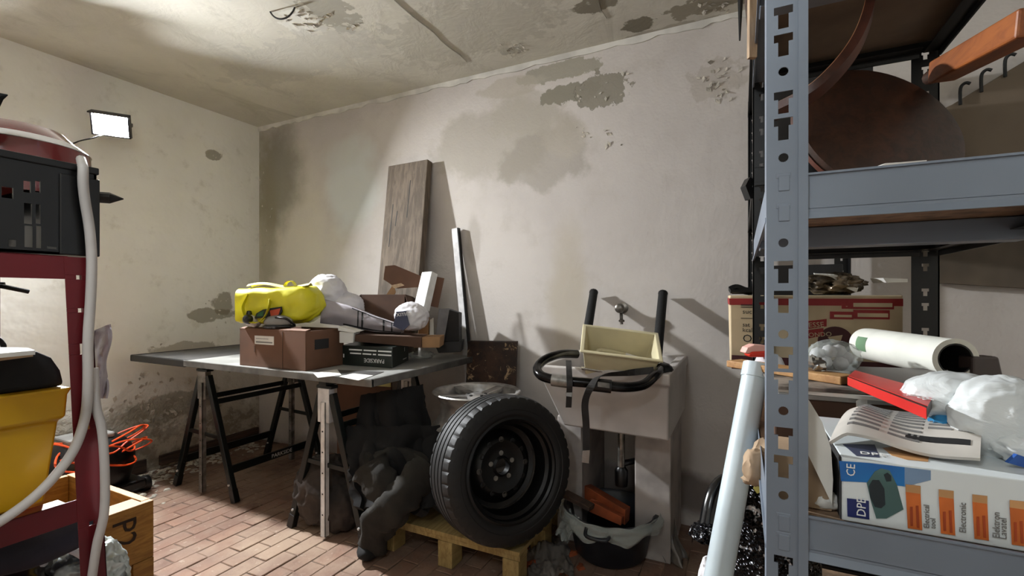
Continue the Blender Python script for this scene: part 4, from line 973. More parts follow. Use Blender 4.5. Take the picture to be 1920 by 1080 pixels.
part('tub_body', G(T).add(vs, fs), 'tub_cream', tb, bevel=.006, seg=3, smooth=50)
lv = thing('lever_handle', 'pale bent lever handle lying inside the cream tub', 'handle', W(1170, 675, f=2.0))
part('arm', G().tube([W(1112, 676, f=2.0), W(1118, 662, f=2.0), W(1130, 657, f=2.0), W(1180, 668, f=1.99), W(1222, 684, f=1.97), W(1236, 690, f=1.93)], .010, 10, 6), 'tub_cream', lv, smooth=60)
part('grip', G().tube([W(1172, 667, f=1.99), W(1222, 683, f=1.965)], .014, 10), 'pale_steel', lv, smooth=60)
# dark basin with rubble under the sink
bc = W(1138, 1047, Z=0); bc = Vector((bc.x+.0, bc.y+.06, 0)); BM = Matrix.Translation(bc)
bs = thing('rubble_basin', 'round dark plastic basin full of broken tiles under the sink', 'basin', bc)
part('basin_body', G(BM).lathe([(0, .004), (.145, .004), (.160, .02), (.195, .19), (.212, .195), (.214, .205), (.200, .208), (.188, .195), (.152, .03), (0, .022)], 48), 'basin_dark', bs, smooth=40)
for k in range(2): part('basin_handle', G(BM).tube([(-.05, -.205, .19), (-.04, -.235, .17), (.04, -.235, .17), (.05, -.205, .19)], .008, 8, 4), 'basin_dark', bs, smooth=50) if k == 0 else None
solo('terracotta_tile', G().hexa([W(1066, 925, f=2.35), W(1172, 985, f=2.02), W(1180, 976, f=2.10), W(1078, 918, f=2.46)], [W(1066, 893, f=2.35), W(1172, 956, f=2.02), W(1182, 950, f=2.10), W(1078, 890, f=2.46)]), 'terracotta', 'long orange terracotta tile leaning out of the dark basin', 'tile', bevel=.003)
solo('terracotta_tile', G().hexa([W(1100, 958, f=2.12), W(1164, 986, f=1.99), W(1172, 978, f=2.04), W(1108, 950, f=2.18)], [W(1104, 938, f=2.12), W(1166, 970, f=1.99), W(1172, 964, f=2.04), W(1110, 934, f=2.18)]), 'terracotta', 'short broken terracotta tile lower in the dark basin', 'tile', bevel=.003)
solo('wood_offcut', G().bar(W(1058, 925, f=2.18), W(1110, 952, f=2.08), .05, .02), 'skirting_wood', 'dark wood offcut sticking out of the left of the basin', 'wood', bevel=.002)
def wrap(name, label, fn, m, nu=30, nv=14, th=.0012): return solo(name, G().sheet(fn, nu, nv, th), m, label, 'plastic sheet', smooth=70)
def rimwrap(u, v):
    a = pi*(1.02+1.05*u); r = .213+.012*sin(v*pi)+.014*mn.noise(Vector((u*9, v*3, 2)))+.01*v; z = .212-.085*v*(.5+.9*abs(mn.noise(Vector((u*4, 5, 1)))))+.012*mn.noise(Vector((u*13, v*5, 8)))
    return bc+Vector((r*cos(a), r*sin(a), z))
wrap('plastic_wrap', 'dusty clear plastic wrapped over the front rim of the basin', rimwrap, 'clear_film', 48, 12)
def hang(u, v):
    q = bc+RIGHT*(.17+.10*u+.05*v)+FWD*(.03-.14*v+.04*sin(u*9)); z = .24*(1-v)**1.2+.012+.03*mn.noise(Vector((u*5, v*5, 3)))*(1-v)
    return Vector((q.x+.02*mn.noise(Vector((u*7, v*4, 1))), q.y, max(.008, z)))
wrap('plastic_wrap', 'grey plastic sheet hanging down the right of the basin to the floor', hang, 'grey_film', 26, 22)
def hangl(u, v):
    q = bc-RIGHT*(.20+.05*v-.04*u)-FWD*(.02+.1*u); z = .21-.11*v+.02*mn.noise(Vector((u*5, v*5, 9)))
    return Vector((q.x, q.y+.03*mn.noise(Vector((u*6, v*6, 1))), z))
wrap('plastic_wrap', 'scrap of clear plastic hanging off the left of the basin', hangl, 'clear_film', 16, 14)
c = W(1028, 1052, Z=0)
def litter(u, v):
    p = c+RIGHT*(-.09+.19*u)+FWD*(-.16+.34*v); z = .006+.05*max(0, mn.noise(Vector((u*3.5, v*4, 7)))+.25)+.02*abs(mn.noise(Vector((u*10, v*11, 2))))
    return Vector((p.x+.02*mn.noise(Vector((v*5, 1, 1))), p.y, z))
wrap('plastic_litter', 'crumpled transparent plastic sheet on the floor below the tyre', litter, 'grey_film', 36, 40)
g = G()
for i in range(40):
    p = c+RIGHT*random.uniform(-.1, .14)+FWD*random.uniform(-.16, .1); s = random.uniform(.006, .02)
    g.T = rotz((p.x, p.y, s*.3), random.uniform(0, 6)); g.hexa([(-s, -s, -s*.3), (s, -s*.8, -s*.3), (s*.8, s, -s*.3), (-s, s*.7, -s*.3)], [(-s*.6, -s*.7, s*.4), (s*.6, -s*.5, s*.3), (s*.5, s*.6, s*.4), (-s*.6, s*.5, s*.3)])
o = solo('brick_rubble', g, 'terracotta', 'small brick crumbs scattered beneath the plastic on the floor', 'rubble'); o['kind'] = 'stuff'
# ---------------------------------------------------------------- on the grey shelving: top and upper shelf
US = 1.314; LS = .8895
ch = thing('bentwood_stool', 'dismantled bentwood stool with round dark seat on the upper shelf', 'stool', W(1650, 300, f=1.0))
sc_ = W(1648, 243, f=.985); SM = axis_matrix(sc_, -FWD*.92+UP*.39)
part('seat', G(SM).lathe([(0, .008), (.150, .008), (.166, .005), (.171, -.004), (.168, -.014), (.150, -.018), (0, -.018)], 64), 'seat_wood', ch, smooth=30)
part('seat_rim', G(SM).lathe([(.1715, -.006), (.1735, -.005), (.1735, -.015), (.169, -.016)], 64, closed=True), 'hoop_wood', ch, smooth=30)
hp = [W(1446, 214, f=.90), W(1515, 180, f=.86), W(1562, 140, f=.84), W(1600, 92, f=.83), W(1622, 45, f=.83), W(1632, 0, f=.835), W(1632, -60, f=.84), W(1622, -110, f=.85)]
part('hoop', G().ribbon(hp, .055, .014, tuple(FWD*.8+RIGHT*.55), 8), 'hoop_wood', ch, smooth=40)
part('hoop_lit_face', G().ribbon([p-RIGHT*.0062+UP*.0062 for p in hp], .036, .004, tuple(FWD*.8+RIGHT*.55), 8), 'hoop_lit', ch, smooth=40)  # paler strip: the lit inner face of the hoop put into its colour
lg0 = W(1766, 134, f=1.02); lg1 = W(1945, 38, f=.75)
part('leg', G().bar(lg0, lg1, .05, .046), 'leg_wood', ch, bevel=.004)
part('leg_tenon', G().tube([lg0+(lg0-lg1).normalized()*.05, lg0], .016, 12), 'seat_wood', ch, smooth=40)
dk = W(1700, 330, f=.98); dk.z = US
solo('seat_block', G(rotz((dk.x-.04, dk.y, US), YAW)).box((-.09, -.03, 0), (.06, .04, .042)), 'dark_box', 'dark wooden block propping up the round stool seat', 'block', bevel=.003)
tp2 = thing('cardboard_tube', 'pale cardboard ring lying at the front edge of the upper shelf', 'cardboard', W(1610, 318, f=.64))
rp = W(1606, 318, f=.66); rp.z = US+.004
part('ring_wall', G(rotz((rp.x, rp.y+.005, US), YAW)).lathe([(.040, .001), (.040, .018), (.037, .018), (.037, .001)], 36, closed=True, a0=0), 'carton_edge', tp2, smooth=40)
part('tape_patch', G(rotz((rp.x, rp.y+.005, US), YAW)).lathe([(.0405, .002), (.041, .002), (.041, .017), (.0405, .017)], 8, closed=True, a0=-pi/2+.1, a1=-pi/2+.5), 'yellow_pack', tp2)
a = W(1662, 314, f=.60)
solo('plaster_chip', G().prism([W(x, y, f=.60) for x, y in ((1640, 318), (1660, 306), (1690, 304), (1738, 300), (1735, 309), (1700, 315))], FWD*.03), 'white_paper', 'torn white scrap along the upper shelf edge', 'scrap')
# laths and sticks hooked over the left side
ls = thing('lath', 'pale wooden lath hanging at the top left of the grey shelving', 'lath', W(1415, 105, f=1.08))
part('board', G().prism([W(x, y, f=1.06) for x, y in ((1406, -60), (1426, -60), (1420, 107), (1405, 107))], FWD*.012), 'lath_wood', ls, bevel=.001)
solo('iron_spike', G().tube([W(1390, -70, f=1.10), W(1388, 10, f=1.10), W(1387, 76, f=1.10)], [.010, .002], 6), 'black_paint', 'dark pointed rod hanging left of the pale lath', 'rod', smooth=40)
solo('wood_splinter', G().tube([W(1402, -70, f=1.12), W(1400, 10, f=1.12), W(1403, 66, f=1.12)], [.007, .0015], 5), 'skirting_wood', 'thin wooden splinter between the dark rod and the pale lath', 'wood', smooth=40)
solo('corner_clip', G().prism([W(x, y, f=1.30) for x, y in ((1398, 348), (1406, 332), (1412, 335), (1412, 372), (1407, 372))], FWD*.03), 'black_plastic', 'small black plastic clip on the side of the black shelving', 'clip')
# tall dark carton, added on the black shelving to keep lamp light off the wall
solo('black_carton', G().box((.07, 1.95, 1.522), (.40, 2.38, 1.96)), 'dark_box', 'tall black carton added high on the black shelving to shade the wall', 'box', bevel=.004)
solo('black_carton', G().box((.045, 1.85, .952), (.30, 2.22, 1.275)), 'dark_box', 'black carton behind the cream carton on the black shelving', 'box', bevel=.004)
# dark board with hooks, added to put shade on the wall behind
hk = thing('shade_board', 'added dark grey board with small black hooks, standing for shade on the wall', 'board', (1.0, 2.5, 1.22))
mat('shade_board_grey', (112, 98, 82), .7, 0, .2, 3, .1)
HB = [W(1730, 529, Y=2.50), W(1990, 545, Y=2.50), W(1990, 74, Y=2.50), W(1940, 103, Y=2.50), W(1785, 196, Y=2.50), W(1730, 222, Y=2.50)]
part('board', G().prism(HB, (0, .02, 0)), 'shade_board_grey', hk, bevel=.002)
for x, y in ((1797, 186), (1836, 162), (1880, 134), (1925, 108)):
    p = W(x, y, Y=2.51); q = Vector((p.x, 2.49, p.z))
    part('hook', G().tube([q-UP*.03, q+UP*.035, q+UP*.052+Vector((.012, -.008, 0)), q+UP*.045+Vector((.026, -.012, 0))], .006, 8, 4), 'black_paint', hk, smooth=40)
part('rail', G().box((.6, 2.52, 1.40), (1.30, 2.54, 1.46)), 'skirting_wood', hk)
# ---------------------------------------------------------------- red and cream food carton on the black shelving
KY = 1.515; kz0 = .957; kz1 = 1.172
kp = thing('printed_carton', 'cream carton with red bands and red pictures on the black shelving', 'box', (.18, KY+.12, kz0))
kx0 = -.035; kx1 = .372
part('carton_body', G().hexa([(kx0+.008, KY, kz0), (kx1, KY, kz0), (kx1, KY+.26, kz0), (kx0, KY+.26, kz0)], [(kx0+.005, KY, kz1), (kx1, KY, kz1), (kx1, KY+.26, kz1), (kx0-.006, KY+.26, kz1)]), 'parcel', kp, bevel=.003)
def onface(pts, Y, th=.0012): return G().prism([W(x, y, Y=Y) for x, y in pts], (0, th, 0))
def frect(x0, y0, x1, y1, Y, th=.0012):
    a = W(x0, y0, Y=Y); b = W(x1, y1, Y=Y); return G().box((a.x, Y-th, min(a.z, b.z)), (b.x, Y, max(a.z, b.z)))
part('red_band', G().box((kx0+.006, KY-.0015, 1.144), (kx1, KY, 1.163)), 'parcel_red', kp)
part('maroon_band', G().box((kx0+.010, KY-.0015, kz0), (kx1, KY, kz0+.04)), 'parcel_maroon', kp)
part('side_band', G().hexa([(kx0+.0045, KY, 1.144), (kx0+.005, KY, 1.144), (kx0-.004, KY+.26, 1.144), (kx0-.0065, KY+.26, 1.144)], [(kx0+.0035, KY, 1.163), (kx0+.005, KY, 1.163), (kx0-.004, KY+.26, 1.163), (kx0-.0075, KY+.26, 1.163)]), 'parcel_red', kp)
Yq = KY-.0012
for q in ((1389, 571, 1412, 573), (1389, 575, 1412, 576.5), (1389, 596, 1412, 597.5)): part('ruled_line', frect(*q, Yq), 'print_black', kp)
for s, x, y, h_ in (('su?', 1392, 588, 9), ('sat', 1392, 612, 8), ('kcal', 1392, 622, 8), ('OO', 1392, 641, 15)):
    s = s.replace('?', 'c'); q = W(x, y, Y=KY-.0002); part('lettering', G().text(s, q, (1, 0, 0), (0, 0, 1), h_*.0021, .001), 'print_black', kp)
for i, (x0, y0, x1, y1) in enumerate(((1592, 562, 1676, 580), (1578, 568, 1592, 579), (1600, 581, 1668, 599), (1556, 584, 1600, 599))):
    part('picture', frect(x0, y0, x1, y1, Yq), 'parcel_red', kp); part('picture_inner', frect(x0+8, y0+6, x1-3, y1-4, Yq-.0006), 'parcel', kp)
em = W(1566, 640, Y=KY)
part('emblem', G(axis_matrix((em.x, KY, em.z), (0, -1, 0))).lathe([(0, .0012), (.040, .0012), (.040, 0)], 32), 'parcel_maroon', kp)
part('emblem_inner', onface(((1552, 632), (1580, 628), (1576, 641), (1560, 643)), KY-.0022), 'parcel', kp)
for q in (((1514, 602), (1550, 598), (1550, 612), (1514, 617)), ((1514, 619), (1544, 615), (1544, 629), (1514, 635))): part('name_panel', onface(q, KY-.003), 'parcel_red', kp)
q1 = W(1516, 614, Y=KY-.004); q2 = W(1516, 632, Y=KY-.004)
part('lettering', G().text('ESSE', q1, (1, 0, .09), (-.09, 0, 1), .019, .001), 'parcel', kp)
part('lettering', G().text('ONDO', q2, (1, 0, .09), (-.09, 0, 1), .017, .001), 'parcel', kp)
solo('black_gloves', joined([G().sheet(lambda u, v: W(1368+52*u, 541+7*v-3*u, f=1.40+.1*v)+UP*(.006*sin(u*7)), 14, 5, .012), G().sheet(lambda u, v: W(1372+46*u, 545+4*v, f=1.40+.1*v), 10, 4, .008)]), 'black_cloth', 'folded black gloves on the left end of the cream carton', 'gloves', smooth=60)
c = W(1560, 520, f=1.44); c.z = kz1+.035
wr = thing('food_wrappers', 'shiny brown and white crumpled wrappers on top of the cream carton', 'wrapper', c)
part('wrapper', G(rotz(c, YAW)).blob((0, 0, 0), (.085, .07, .034), .45, 3, 14, 4, flat=-.032), 'foil_bag', wr, smooth=70)
part('wrapper_print', G(rotz(c, YAW)).ribbon([(-.075, -.03, .03), (-.03, -.05, .022), (.0, -.06, -.004), (.03, -.065, -.02)], .016, .002, (1, 0, 0)).ribbon([(.0, -.06, .0), (.04, -.05, .012), (.075, -.035, .006)], .010, .002, (0, .3, 1)), 'white_paper', wr)
solo('paper_slip', G().prism([W(x, y, f=1.36) for x, y in ((1656, 521), (1676, 522), (1702, 523), (1702, 529), (1662, 530))], FWD*.05), 'white_paper', 'white paper slip on the cream carton beside the black post', 'paper')
# ---------------------------------------------------------------- lower shelf: pile at the back
pb = G().box((.055, .985, LS), (.375, 1.40, .985))
solo('storage_carton', pb, 'carton_dark', 'brown carton in the middle of the lower shelf under the pile of papers', 'box', bevel=.003)
z = .9855
for i, (dx, dy, a, m_, lab, th) in enumerate(((.0, .0, .05, 'plug_grey', 'grey magazine at the bottom of the pile on the brown carton', .008), (.01, -.01, -.06, 'white_paper', 'cream magazine second in the pile on the brown carton', .007), (-.01, .0, .12, 'magazine', 'dark glossy magazine on top of the pile on the brown carton', .006))):
    solo('magazine', G(rotz((.20+dx, 1.10+dy, z), a)).box((-.145, -.115, 0), (.13, .12, th)), m_, lab, 'magazine', bevel=.001); z += th+.0004
zt = z
# flat piece of timber sticking out past the left post
a = W(1376, 716, f=1.08); a.z = zt+.008; b = W(1592, 728, f=.86); b.z = zt+.008
solo('timber_batten', G().bar(a, b, .05, .015), 'batten_wood', 'flat timber batten poking out left past the grey post', 'batten', bevel=.002)
# red folder
q = [W(1590, 709, Z=1.028), W(1738, 768, Z=1.028), W(1778, 694, Z=1.028), W(1612, 689, Z=1.028)]
for p in q: p.z = 1.030
rc = thing('red_box', 'flat red and dark box lying under the clear plastic bag', 'box', q[0])
part('box_body', G().hexa([p-UP*.014 for p in q], q), 'card_dark', rc, bevel=.001)
mid = lambda p, r, t: p+(r-p)*t
part('red_cover', G().prism([p+UP*.0006 for p in (q[0]+(q[3]-q[0])*.03, q[1]+(q[2]-q[1])*.02, mid(q[1], q[2], .30), mid(q[0], q[3], .55))], (0, 0, .0006)), 'red_card', rc)
e1 = (q[1]-q[0]).normalized(); nr = Vector((-e1.y, e1.x, 0))
part('red_side', G().prism([q[0]-nr*.0008, q[1]-nr*.0008, q[1]-UP*.014-nr*.0008, q[0]-UP*.014-nr*.0008], nr*.0006), 'red_card', rc)
part('lettering', G().text('Hyst', mid(q[0], q[1], .60)+nr*.018+UP*.0018, e1, nr, .026), 'print_white', rc)
# paper roll
r0 = W(1622, 664, f=1.15); r1 = W(1792, 697, f=.86); r0.z = r1.z = zt+.046
rl = thing('paper_roll', 'thick white paper roll with an open end on the lower shelf pile', 'paper roll', r0)
RM = axis_matrix(r0, r1-r0); LR = (r1-r0).length
part('roll_body', G(RM).lathe([(0, -.002), (.030, -.002), (.037, .004), (.038, .02), (.037, LR-.01), (.038, LR), (.029, LR), (.027, LR-.10), (0, LR-.10)], 40), 'roll_paper', rl, smooth=35)
part('core', G(RM).lathe([(.028, LR-.0005), (.0262, LR-.0005), (.0262, LR-.08), (0, LR-.08)], 30), 'print_black', rl, smooth=35)
part('label_patch', G(RM).lathe([(.0382, .035), (.0384, .035), (.0384, .075), (.0382, .075)], 8, closed=True, a0=2.6, a1=3.5), 'label_green', rl)
solo('grey_clamp', G(cf(1845, 690, .86)).hexa([(-.03, -.01, -.03), (.03, -.01, -.03), (.03, .02, -.03), (-.03, .02, -.03)], [(-.03, -.01, .022), (.018, -.01, .022), (.018, .02, .022), (-.03, .02, .022)]), 'card_dark', 'dark grey plastic block right of the paper roll', 'block', bevel=.004)
# bubble-wrapped balls
c = W(1562, 684, f=.98); c.z = zt+.032
bw = thing('bag_of_balls', 'clear bag of white balls beside the grey post on the lower shelf', 'bag', c)
part('bag_skin', G(rotz(c, YAW)).blob((0, 0, .002), (.052, .042, .036), .22, 3, 17, 4), 'clear_film', bw, smooth=70)
for i, (dx, dy, dz) in enumerate(((-.022, -.006, -.008), (.008, -.012, -.010), (.026, 0, .0), (-.008, 0, .014), (.014, .004, .014), (-.03, .004, .008))):
    part('ball', G(rotz(c, YAW)).lathe([(.0001, -.015), (.0105, -.0105), (.0148, 0), (.0105, .0105), (.0001, .015)], 14, Matrix.Translation((dx, dy, dz))), 'bag_white', bw, smooth=80)
c = W(1527, 688, f=.93); c.z = zt+.022
solo('foil_scrap', G(rotz(c, 1)).blob((0, 0, 0), (.022, .02, .02), .5, 4, 3, 3), 'chrome', 'small crumpled foil scrap right behind the grey post', 'foil', smooth=40)
# ---------------------------------------------------------------- lower shelf: front box with prints
DX0, DX1, DY0, DY1, DZ1 = .113, .368, .706, .93, .9685
dpb = thing('sander_box', 'white power tool box with blue and orange print at the shelf front', 'box', (.24, .8, LS))
part('box_body', G().box((DX0, DY0, LS+.0005), (DX1, DY1, DZ1)), 'box_white', dpb, bevel=.0015)
part('dark_end', G().box((DX0-.0012, DY0+.002, LS+.001), (DX0, DY1, DZ1-.001)), 'print_black', dpb)
Yd = DY0-.0004
def fp(name, m, *quads): return part(name, joined([G().prism([W(x, y, Y=Yd) for x, y in qd], (0, -.0004, 0)) for qd in quads]), m, dpb)
fp('blue_band', 'print_blue', ((1573, 864), (1630, 868), (1696, 876), (1696, 912), (1640, 905), (1577, 902)))
fp('blue_fade', 'print_sky', ((1696, 876), (1745, 882), (1745, 900), (1696, 912)))
Yd = DY0-.0009
fp('logo_tile', 'print_navy', ((1588, 934), (1629, 939), (1630, 974), (1589, 968)))
for x in (1698, 1760, 1823, 1893):
    k = (x-1698)*.15
    fp('orange_bar', 'print_orange', ((x, 922+k), (x+28, 926+k), (x+31, 994+k*1.05), (x+4, 990+k*1.05)))
    fp('amber_fade', 'print_amber', ((x, 908+k), (x+28, 911+k), (x+28, 926+k), (x, 922+k)))
    Yd = DY0-.0014; fp('rust_print', 'print_rust', ((x+8, 950+k), (x+13, 950+k), (x+14, 986+k), (x+9, 986+k)), ((x+19, 948+k), (x+24, 948+k), (x+26, 990+k), (x+21, 989+k))); Yd = DY0-.0009
fp('tool_picture', 'tool_teal', ((1625, 906), (1640, 884), (1652, 878), (1668, 882), (1682, 910), (1694, 955), (1662, 972), (1643, 972), (1633, 940)))
Yd = DY0-.0014
fp('tool_picture', 'tool_dark', ((1629, 912), (1636, 900), (1648, 900), (1658, 916), (1660, 946), (1652, 953), (1640, 950), (1632, 934)), ((1657, 890), (1664, 886), (1671, 892), (1671, 902), (1662, 903)))
part('lettering', G().text('DPE', W(1623, 970, Y=Yd), (0, 0, 1), (-1, 0, 0), .0132), 'print_white', dpb)
part('lettering', G().text('CE', W(1603, 894, Y=Yd), (0, 0, 1), (-1, 0, 0), .0128), 'print_white', dpb)
for s, x, y, sz in (('Electrical', 1742, 991, .0075), ('tool', 1754, 992, .0075), ('Electronic', 1811, 1000, .0085), ('Elektron', 1874, 1010, .0085), ('Lavatel', 1887, 1012, .0085)):
    part('lettering', G().text(s, W(x, y, Y=Yd), (0, 0, 1), (-1, 0, 0), sz), 'print_grey', dpb)
def onz(pts, z): return G().prism([Vector((p.x, p.y, z)) for p in (W(x, y, Z=z) for x, y in pts)], (0, 0, .0004))
part('top_logo', onz(((1580, 833), (1640, 834), (1650, 858), (1606, 855)), DZ1+.0002), 'print_blue_grey', dpb)
part('top_ellipse', onz(((1655, 840), (1675, 838), (1710, 843), (1743, 852), (1740, 866), (1700, 862), (1672, 854)), DZ1+.0002), 'print_amber', dpb)
p0 = W(1612, 851, Z=DZ1+.001); p1 = W(1640, 854, Z=DZ1+.001); p2 = W(1607, 835, Z=DZ1+.001)
part('lettering', G().text('DPE', p0, p1-p0, p2-p0, .016), 'print_white', dpb)
# printed leaflet over the box
A, B, C2, D2 = W(1556, 812, Z=.984), W(1838, 866, Z=.976), W(1842, 808, Z=.990), W(1606, 752, Z=.992)
def lfn(u, v, up=0.0):
    p = (A.lerp(B, u)).lerp(D2.lerp(C2, u), v); return p+UP*(.010*sin(pi*v)+.004*sin(u*7+v*3)-.014*max(0, .12-u)/.12+up)
lt = thing('leaflet', 'crumpled grey printed leaflet lying over the power tool box', 'paper', A)
part('leaflet_sheet', G().sheet(lambda u, v: lfn(u, v), 30, 12, .004), 'newsprint', lt, smooth=60)
cols = ((.10, .34), (.40, .62), (.66, .82), (.86, .97)); ln = G()
for a, b in cols:
    k = .14 if a < .5 else .42
    while k < .93: ln.sheet(lambda u, v, a=a, b=b, k=k: lfn(a+(b-a)*u, k+.035*v, .0026), 6, 1, .0006); k += .085
part('text_lines', ln, 'print_grey', lt)
part('heading', joined([G().sheet(lambda u, v: lfn(.52+.42*u, .17+.09*v, .0026), 10, 1, .0006)]), 'print_black', lt)
part('torn_edge', G().sheet(lambda u, v: W(1606+100*u, 752+10*u-8*sin(u*5)+16*v, f=.80)+UP*.004*sin(u*9), 18, 4, .002), 'white_paper', lt, smooth=60)
# plastic bags in front right
pg = thing('clear_bag', 'puffy milky plastic bag hanging over the right of the leaflet', 'bag', W(1790, 790, f=.63))
part('bag_puff', G(cf(1786, 742, .66)).blob((0, 0, 0), (.062, .05, .034), .13, 1.3, 6, 5), 'milky_film', pg, smooth=75)
part('bag_puff', G(cf(1882, 785, .60)).blob((0, 0, 0), (.060, .045, .055), .15, 1.2, 9, 5), 'milky_film', pg, smooth=75)
part('bag_tail', G(cf(1922, 838, .57)).blob((0, 0, 0), (.035, .03, .022), .3, 2.6, 3, 4), 'milky_film', pg, smooth=75)
bp = thing('blue_packet', 'blue and white packet under the milky plastic bag', 'packet', W(1800, 800, f=.64))
part('packet_body', G(cf(1802, 794, .635)).blob((0, 0, 0), (.040, .022, .014), .3, 3, 5, 3), 'blue_pack', bp, smooth=60)
part('yellow_edge', G(cf(1806, 778, .65)).blob((0, 0, 0), (.036, .02, .007), .2, 3, 8, 3), 'yellow_pack', bp, smooth=60)
solo('blue_tag', G().prism([W(x, y, f=.545) for x, y in ((1890, 868), (1908, 852), (1925, 858), (1925, 878))], FWD*.004), 'print_blue', 'blue and white printed tag at the right end of the leaflet', 'tag')
# white card and kraft box left of the sander box
solo('white_card', G().prism([W(x, y, Y=.718) for x, y in ((1500, 732), (1518, 752), (1542, 792), (1558, 840), (1562, 900), (1560, 946), (1515, 852), (1500, 820))], (0, .003, 0)), 'white_paper', 'white card standing between the grey post and the power tool box', 'card')
kb = thing('kraft_box', 'small kraft box behind the grey post beside the white card', 'box', (.07, .84, LS))
part('box_body', G().box((.036, .728, LS+.0005), (.106, .80, LS+.072)), 'kraft', kb, bevel=.001)
part('crumpled_paper', G(Matrix.Translation(W(1545, 948, f=.62))).blob((0, 0, .008), (.022, .014, .012), .4, 4, 5, 3), 'white_paper', kb, smooth=50)
# ---------------------------------------------------------------- left of the grey post
p0 = W(1419, 684, f=1.02); p1 = W(1334, 1150, f=.90)
d = (p1-p0).normalized(); p1 = p0+d*((p0.z-.0)/-d.z)
wp = thing('plastic_pipe', 'long pale white plastic pipe leaning against the grey shelving', 'pipe', p1)
part('pipe_body', G().tube([p0, p1], .0255, 24), 'pipe_white', wp, smooth=50)
part('pipe_end', G().tube([p0-d*.001, p0+d*.03], .0275, 24), 'pipe_white', wp, smooth=50)
b0 = W(1420, 660, f=1.16)
sp_ = thing('spray_bottle', 'spray bottle with a red and pink trigger head by the grey post', 'bottle', b0)
part('trigger_head', G().prism([W(x, y, f=1.15) for x, y in ((1397, 662), (1402, 652), (1415, 646), (1440, 648), (1440, 660), (1412, 660), (1404, 664))], FWD*.03), 'spray_cap', sp_, bevel=.003)
part('trigger', G().prism([W(x, y, f=1.145) for x, y in ((1404, 665), (1412, 660), (1440, 658), (1440, 670), (1408, 670))], FWD*.028), 'spray_red', sp_, bevel=.003)
part('bottle_body', G().lathe([(0, .93), (.036, .93), (.04, .94), (.04, .985), (.028, 1.015), (.015, 1.025), (0, 1.026)], 24, Matrix.Translation((W(1442, 690, f=1.18).x, W(1442, 690, f=1.18).y, 0))), 'bag_white', sp_, smooth=40)
part('lever', G().bar(W(1424, 690, f=1.15), W(1423, 704, f=1.15), .012, .012), 'spray_red', sp_, bevel=.002)
c = W(1412, 864, f=.87)
kp2 = thing('kraft_paper', 'crumpled brown kraft paper stuffed beside the white pipe', 'paper', c)
part('paper_ball', G(rotz(c, YAW)).blob((-.012, -.03, 0), (.021, .02, .032), .35, 1.8, 6, 3).blob((.016, -.01, .01), (.022, .02, .036), .35, 1.8, 9, 3).blob((.004, -.015, -.028), (.030, .02, .012), .4, 2, 12, 3), 'kraft', kp2, smooth=45)
c = W(1400, 1040, f=1.02)
sq = thing('sequin_bag', 'glittering black sequined bag bulging from the shelf behind the white pipe', 'bag', (.05, 1.27, .477))
prof = [(0, .478), (.09, .479), (.112, .54), (.112, .62), (.10, .70), (.075, .76), (.04, .80), (0, .815)]
g = G(); n = 40; M = Matrix.Translation((.052, 1.27, 0)); vs = []; fs = []
P_ = spline([Vector((r, 0, z)) for r, z in prof], 6); m_ = len(P_)
for i in range(n):
    t = 2*pi*i/n
    for p in P_:
        w = 1+.16*mn.noise(Vector((cos(t)*2.2, sin(t)*2.2, p.z*7)))+.05*mn.noise(Vector((cos(t)*7, sin(t)*7, p.z*22)))
        vs.append(M @ Vector((max(0, p.x)*w*cos(t), max(0, p.x)*w*sin(t), max(.478, p.z))))
for i in range(n):
    for k in range(m_-1): fs.append((i*m_+k, ((i+1) % n)*m_+k, ((i+1) % n)*m_+k+1, i*m_+k+1))
part('bag_body', g.add(vs, fs), 'sequin', sq, smooth=70)
part('bag_corner', G().blob(W(1330, 1000, f=1.05), (.04, .035, .022), .3, 3, 4, 4), 'sequin', sq, smooth=60)
part('bag_neck', G().tube([W(1326, 985, f=1.06), W(1336, 930, f=1.08), W(1356, 900, f=1.1), W(1376, 905, f=1.1)], [.018, .012], 8, 4), 'black_film', sq, smooth=60)
part('tag', G().prism([W(x, y, f=.93) for x, y in ((1413, 916), (1418, 906), (1430, 902), (1434, 908), (1430, 921), (1420, 926))], FWD*.003), 'yellow_pack', sq, bevel=.0008)
c = W(1330, 1072, f=1.12); solo('white_rag', G(Matrix.Translation(c)).blob((0, 0, -.06), (.03, .03, .09), .25, 2, 4, 4), 'bag_white', 'white rag lying left of the pipe at the bottom edge', 'rag', smooth=60)
# ---------------------------------------------------------------- red shelving on the left
RX, RXB = -1.0, -1.52
ru = thing('shelving_unit', 'dark red metal shelving at the left edge with perforated post', 'shelving', (-1.2, .1, 0))
def post_pts(y, x0, x1): return W(x0, y, X=RX), W(x1, y, X=RX)
def lean(z):
    t = (1.235-z)/(1.235-.70)        # 0 at the top rail, 1 near the bottom of the frame
    return .3666+.0215*t, .4005+.0235*t
def rp_(z): a, b = lean(z); return a, b
holes_r = [(582, 'o'), (655, 's'), (805, 'o'), (520, 'o'), (990, 'o')]
g = G(); zs = [0.0]
hz = []
for y, k in holes_r:
    z = EYE+(HY-y)*.785/F; hz.append((z, .0035 if k == 'o' else .009, .0035))
hz += [(z, .0035, .0035) for z in (.6, .5, .4, .3, .2)]
hz.sort(); z = 0.0
def slab_r(g, z0, z1, s0, s1):
    a0, b0 = rp_(z0); a1, b1 = rp_(z1)
    l = lambda a, b, s: a+(b-a)*s
    g.hexa([(RX-.0016, l(a0, b0, s0), z0), (RX, l(a0, b0, s0), z0), (RX, l(a0, b0, s1), z0), (RX-.0016, l(a0, b0, s1), z0)], [(RX-.0016, l(a1, b1, s0), z1), (RX, l(a1, b1, s0), z1), (RX, l(a1, b1, s1), z1), (RX-.0016, l(a1, b1, s1), z1)])
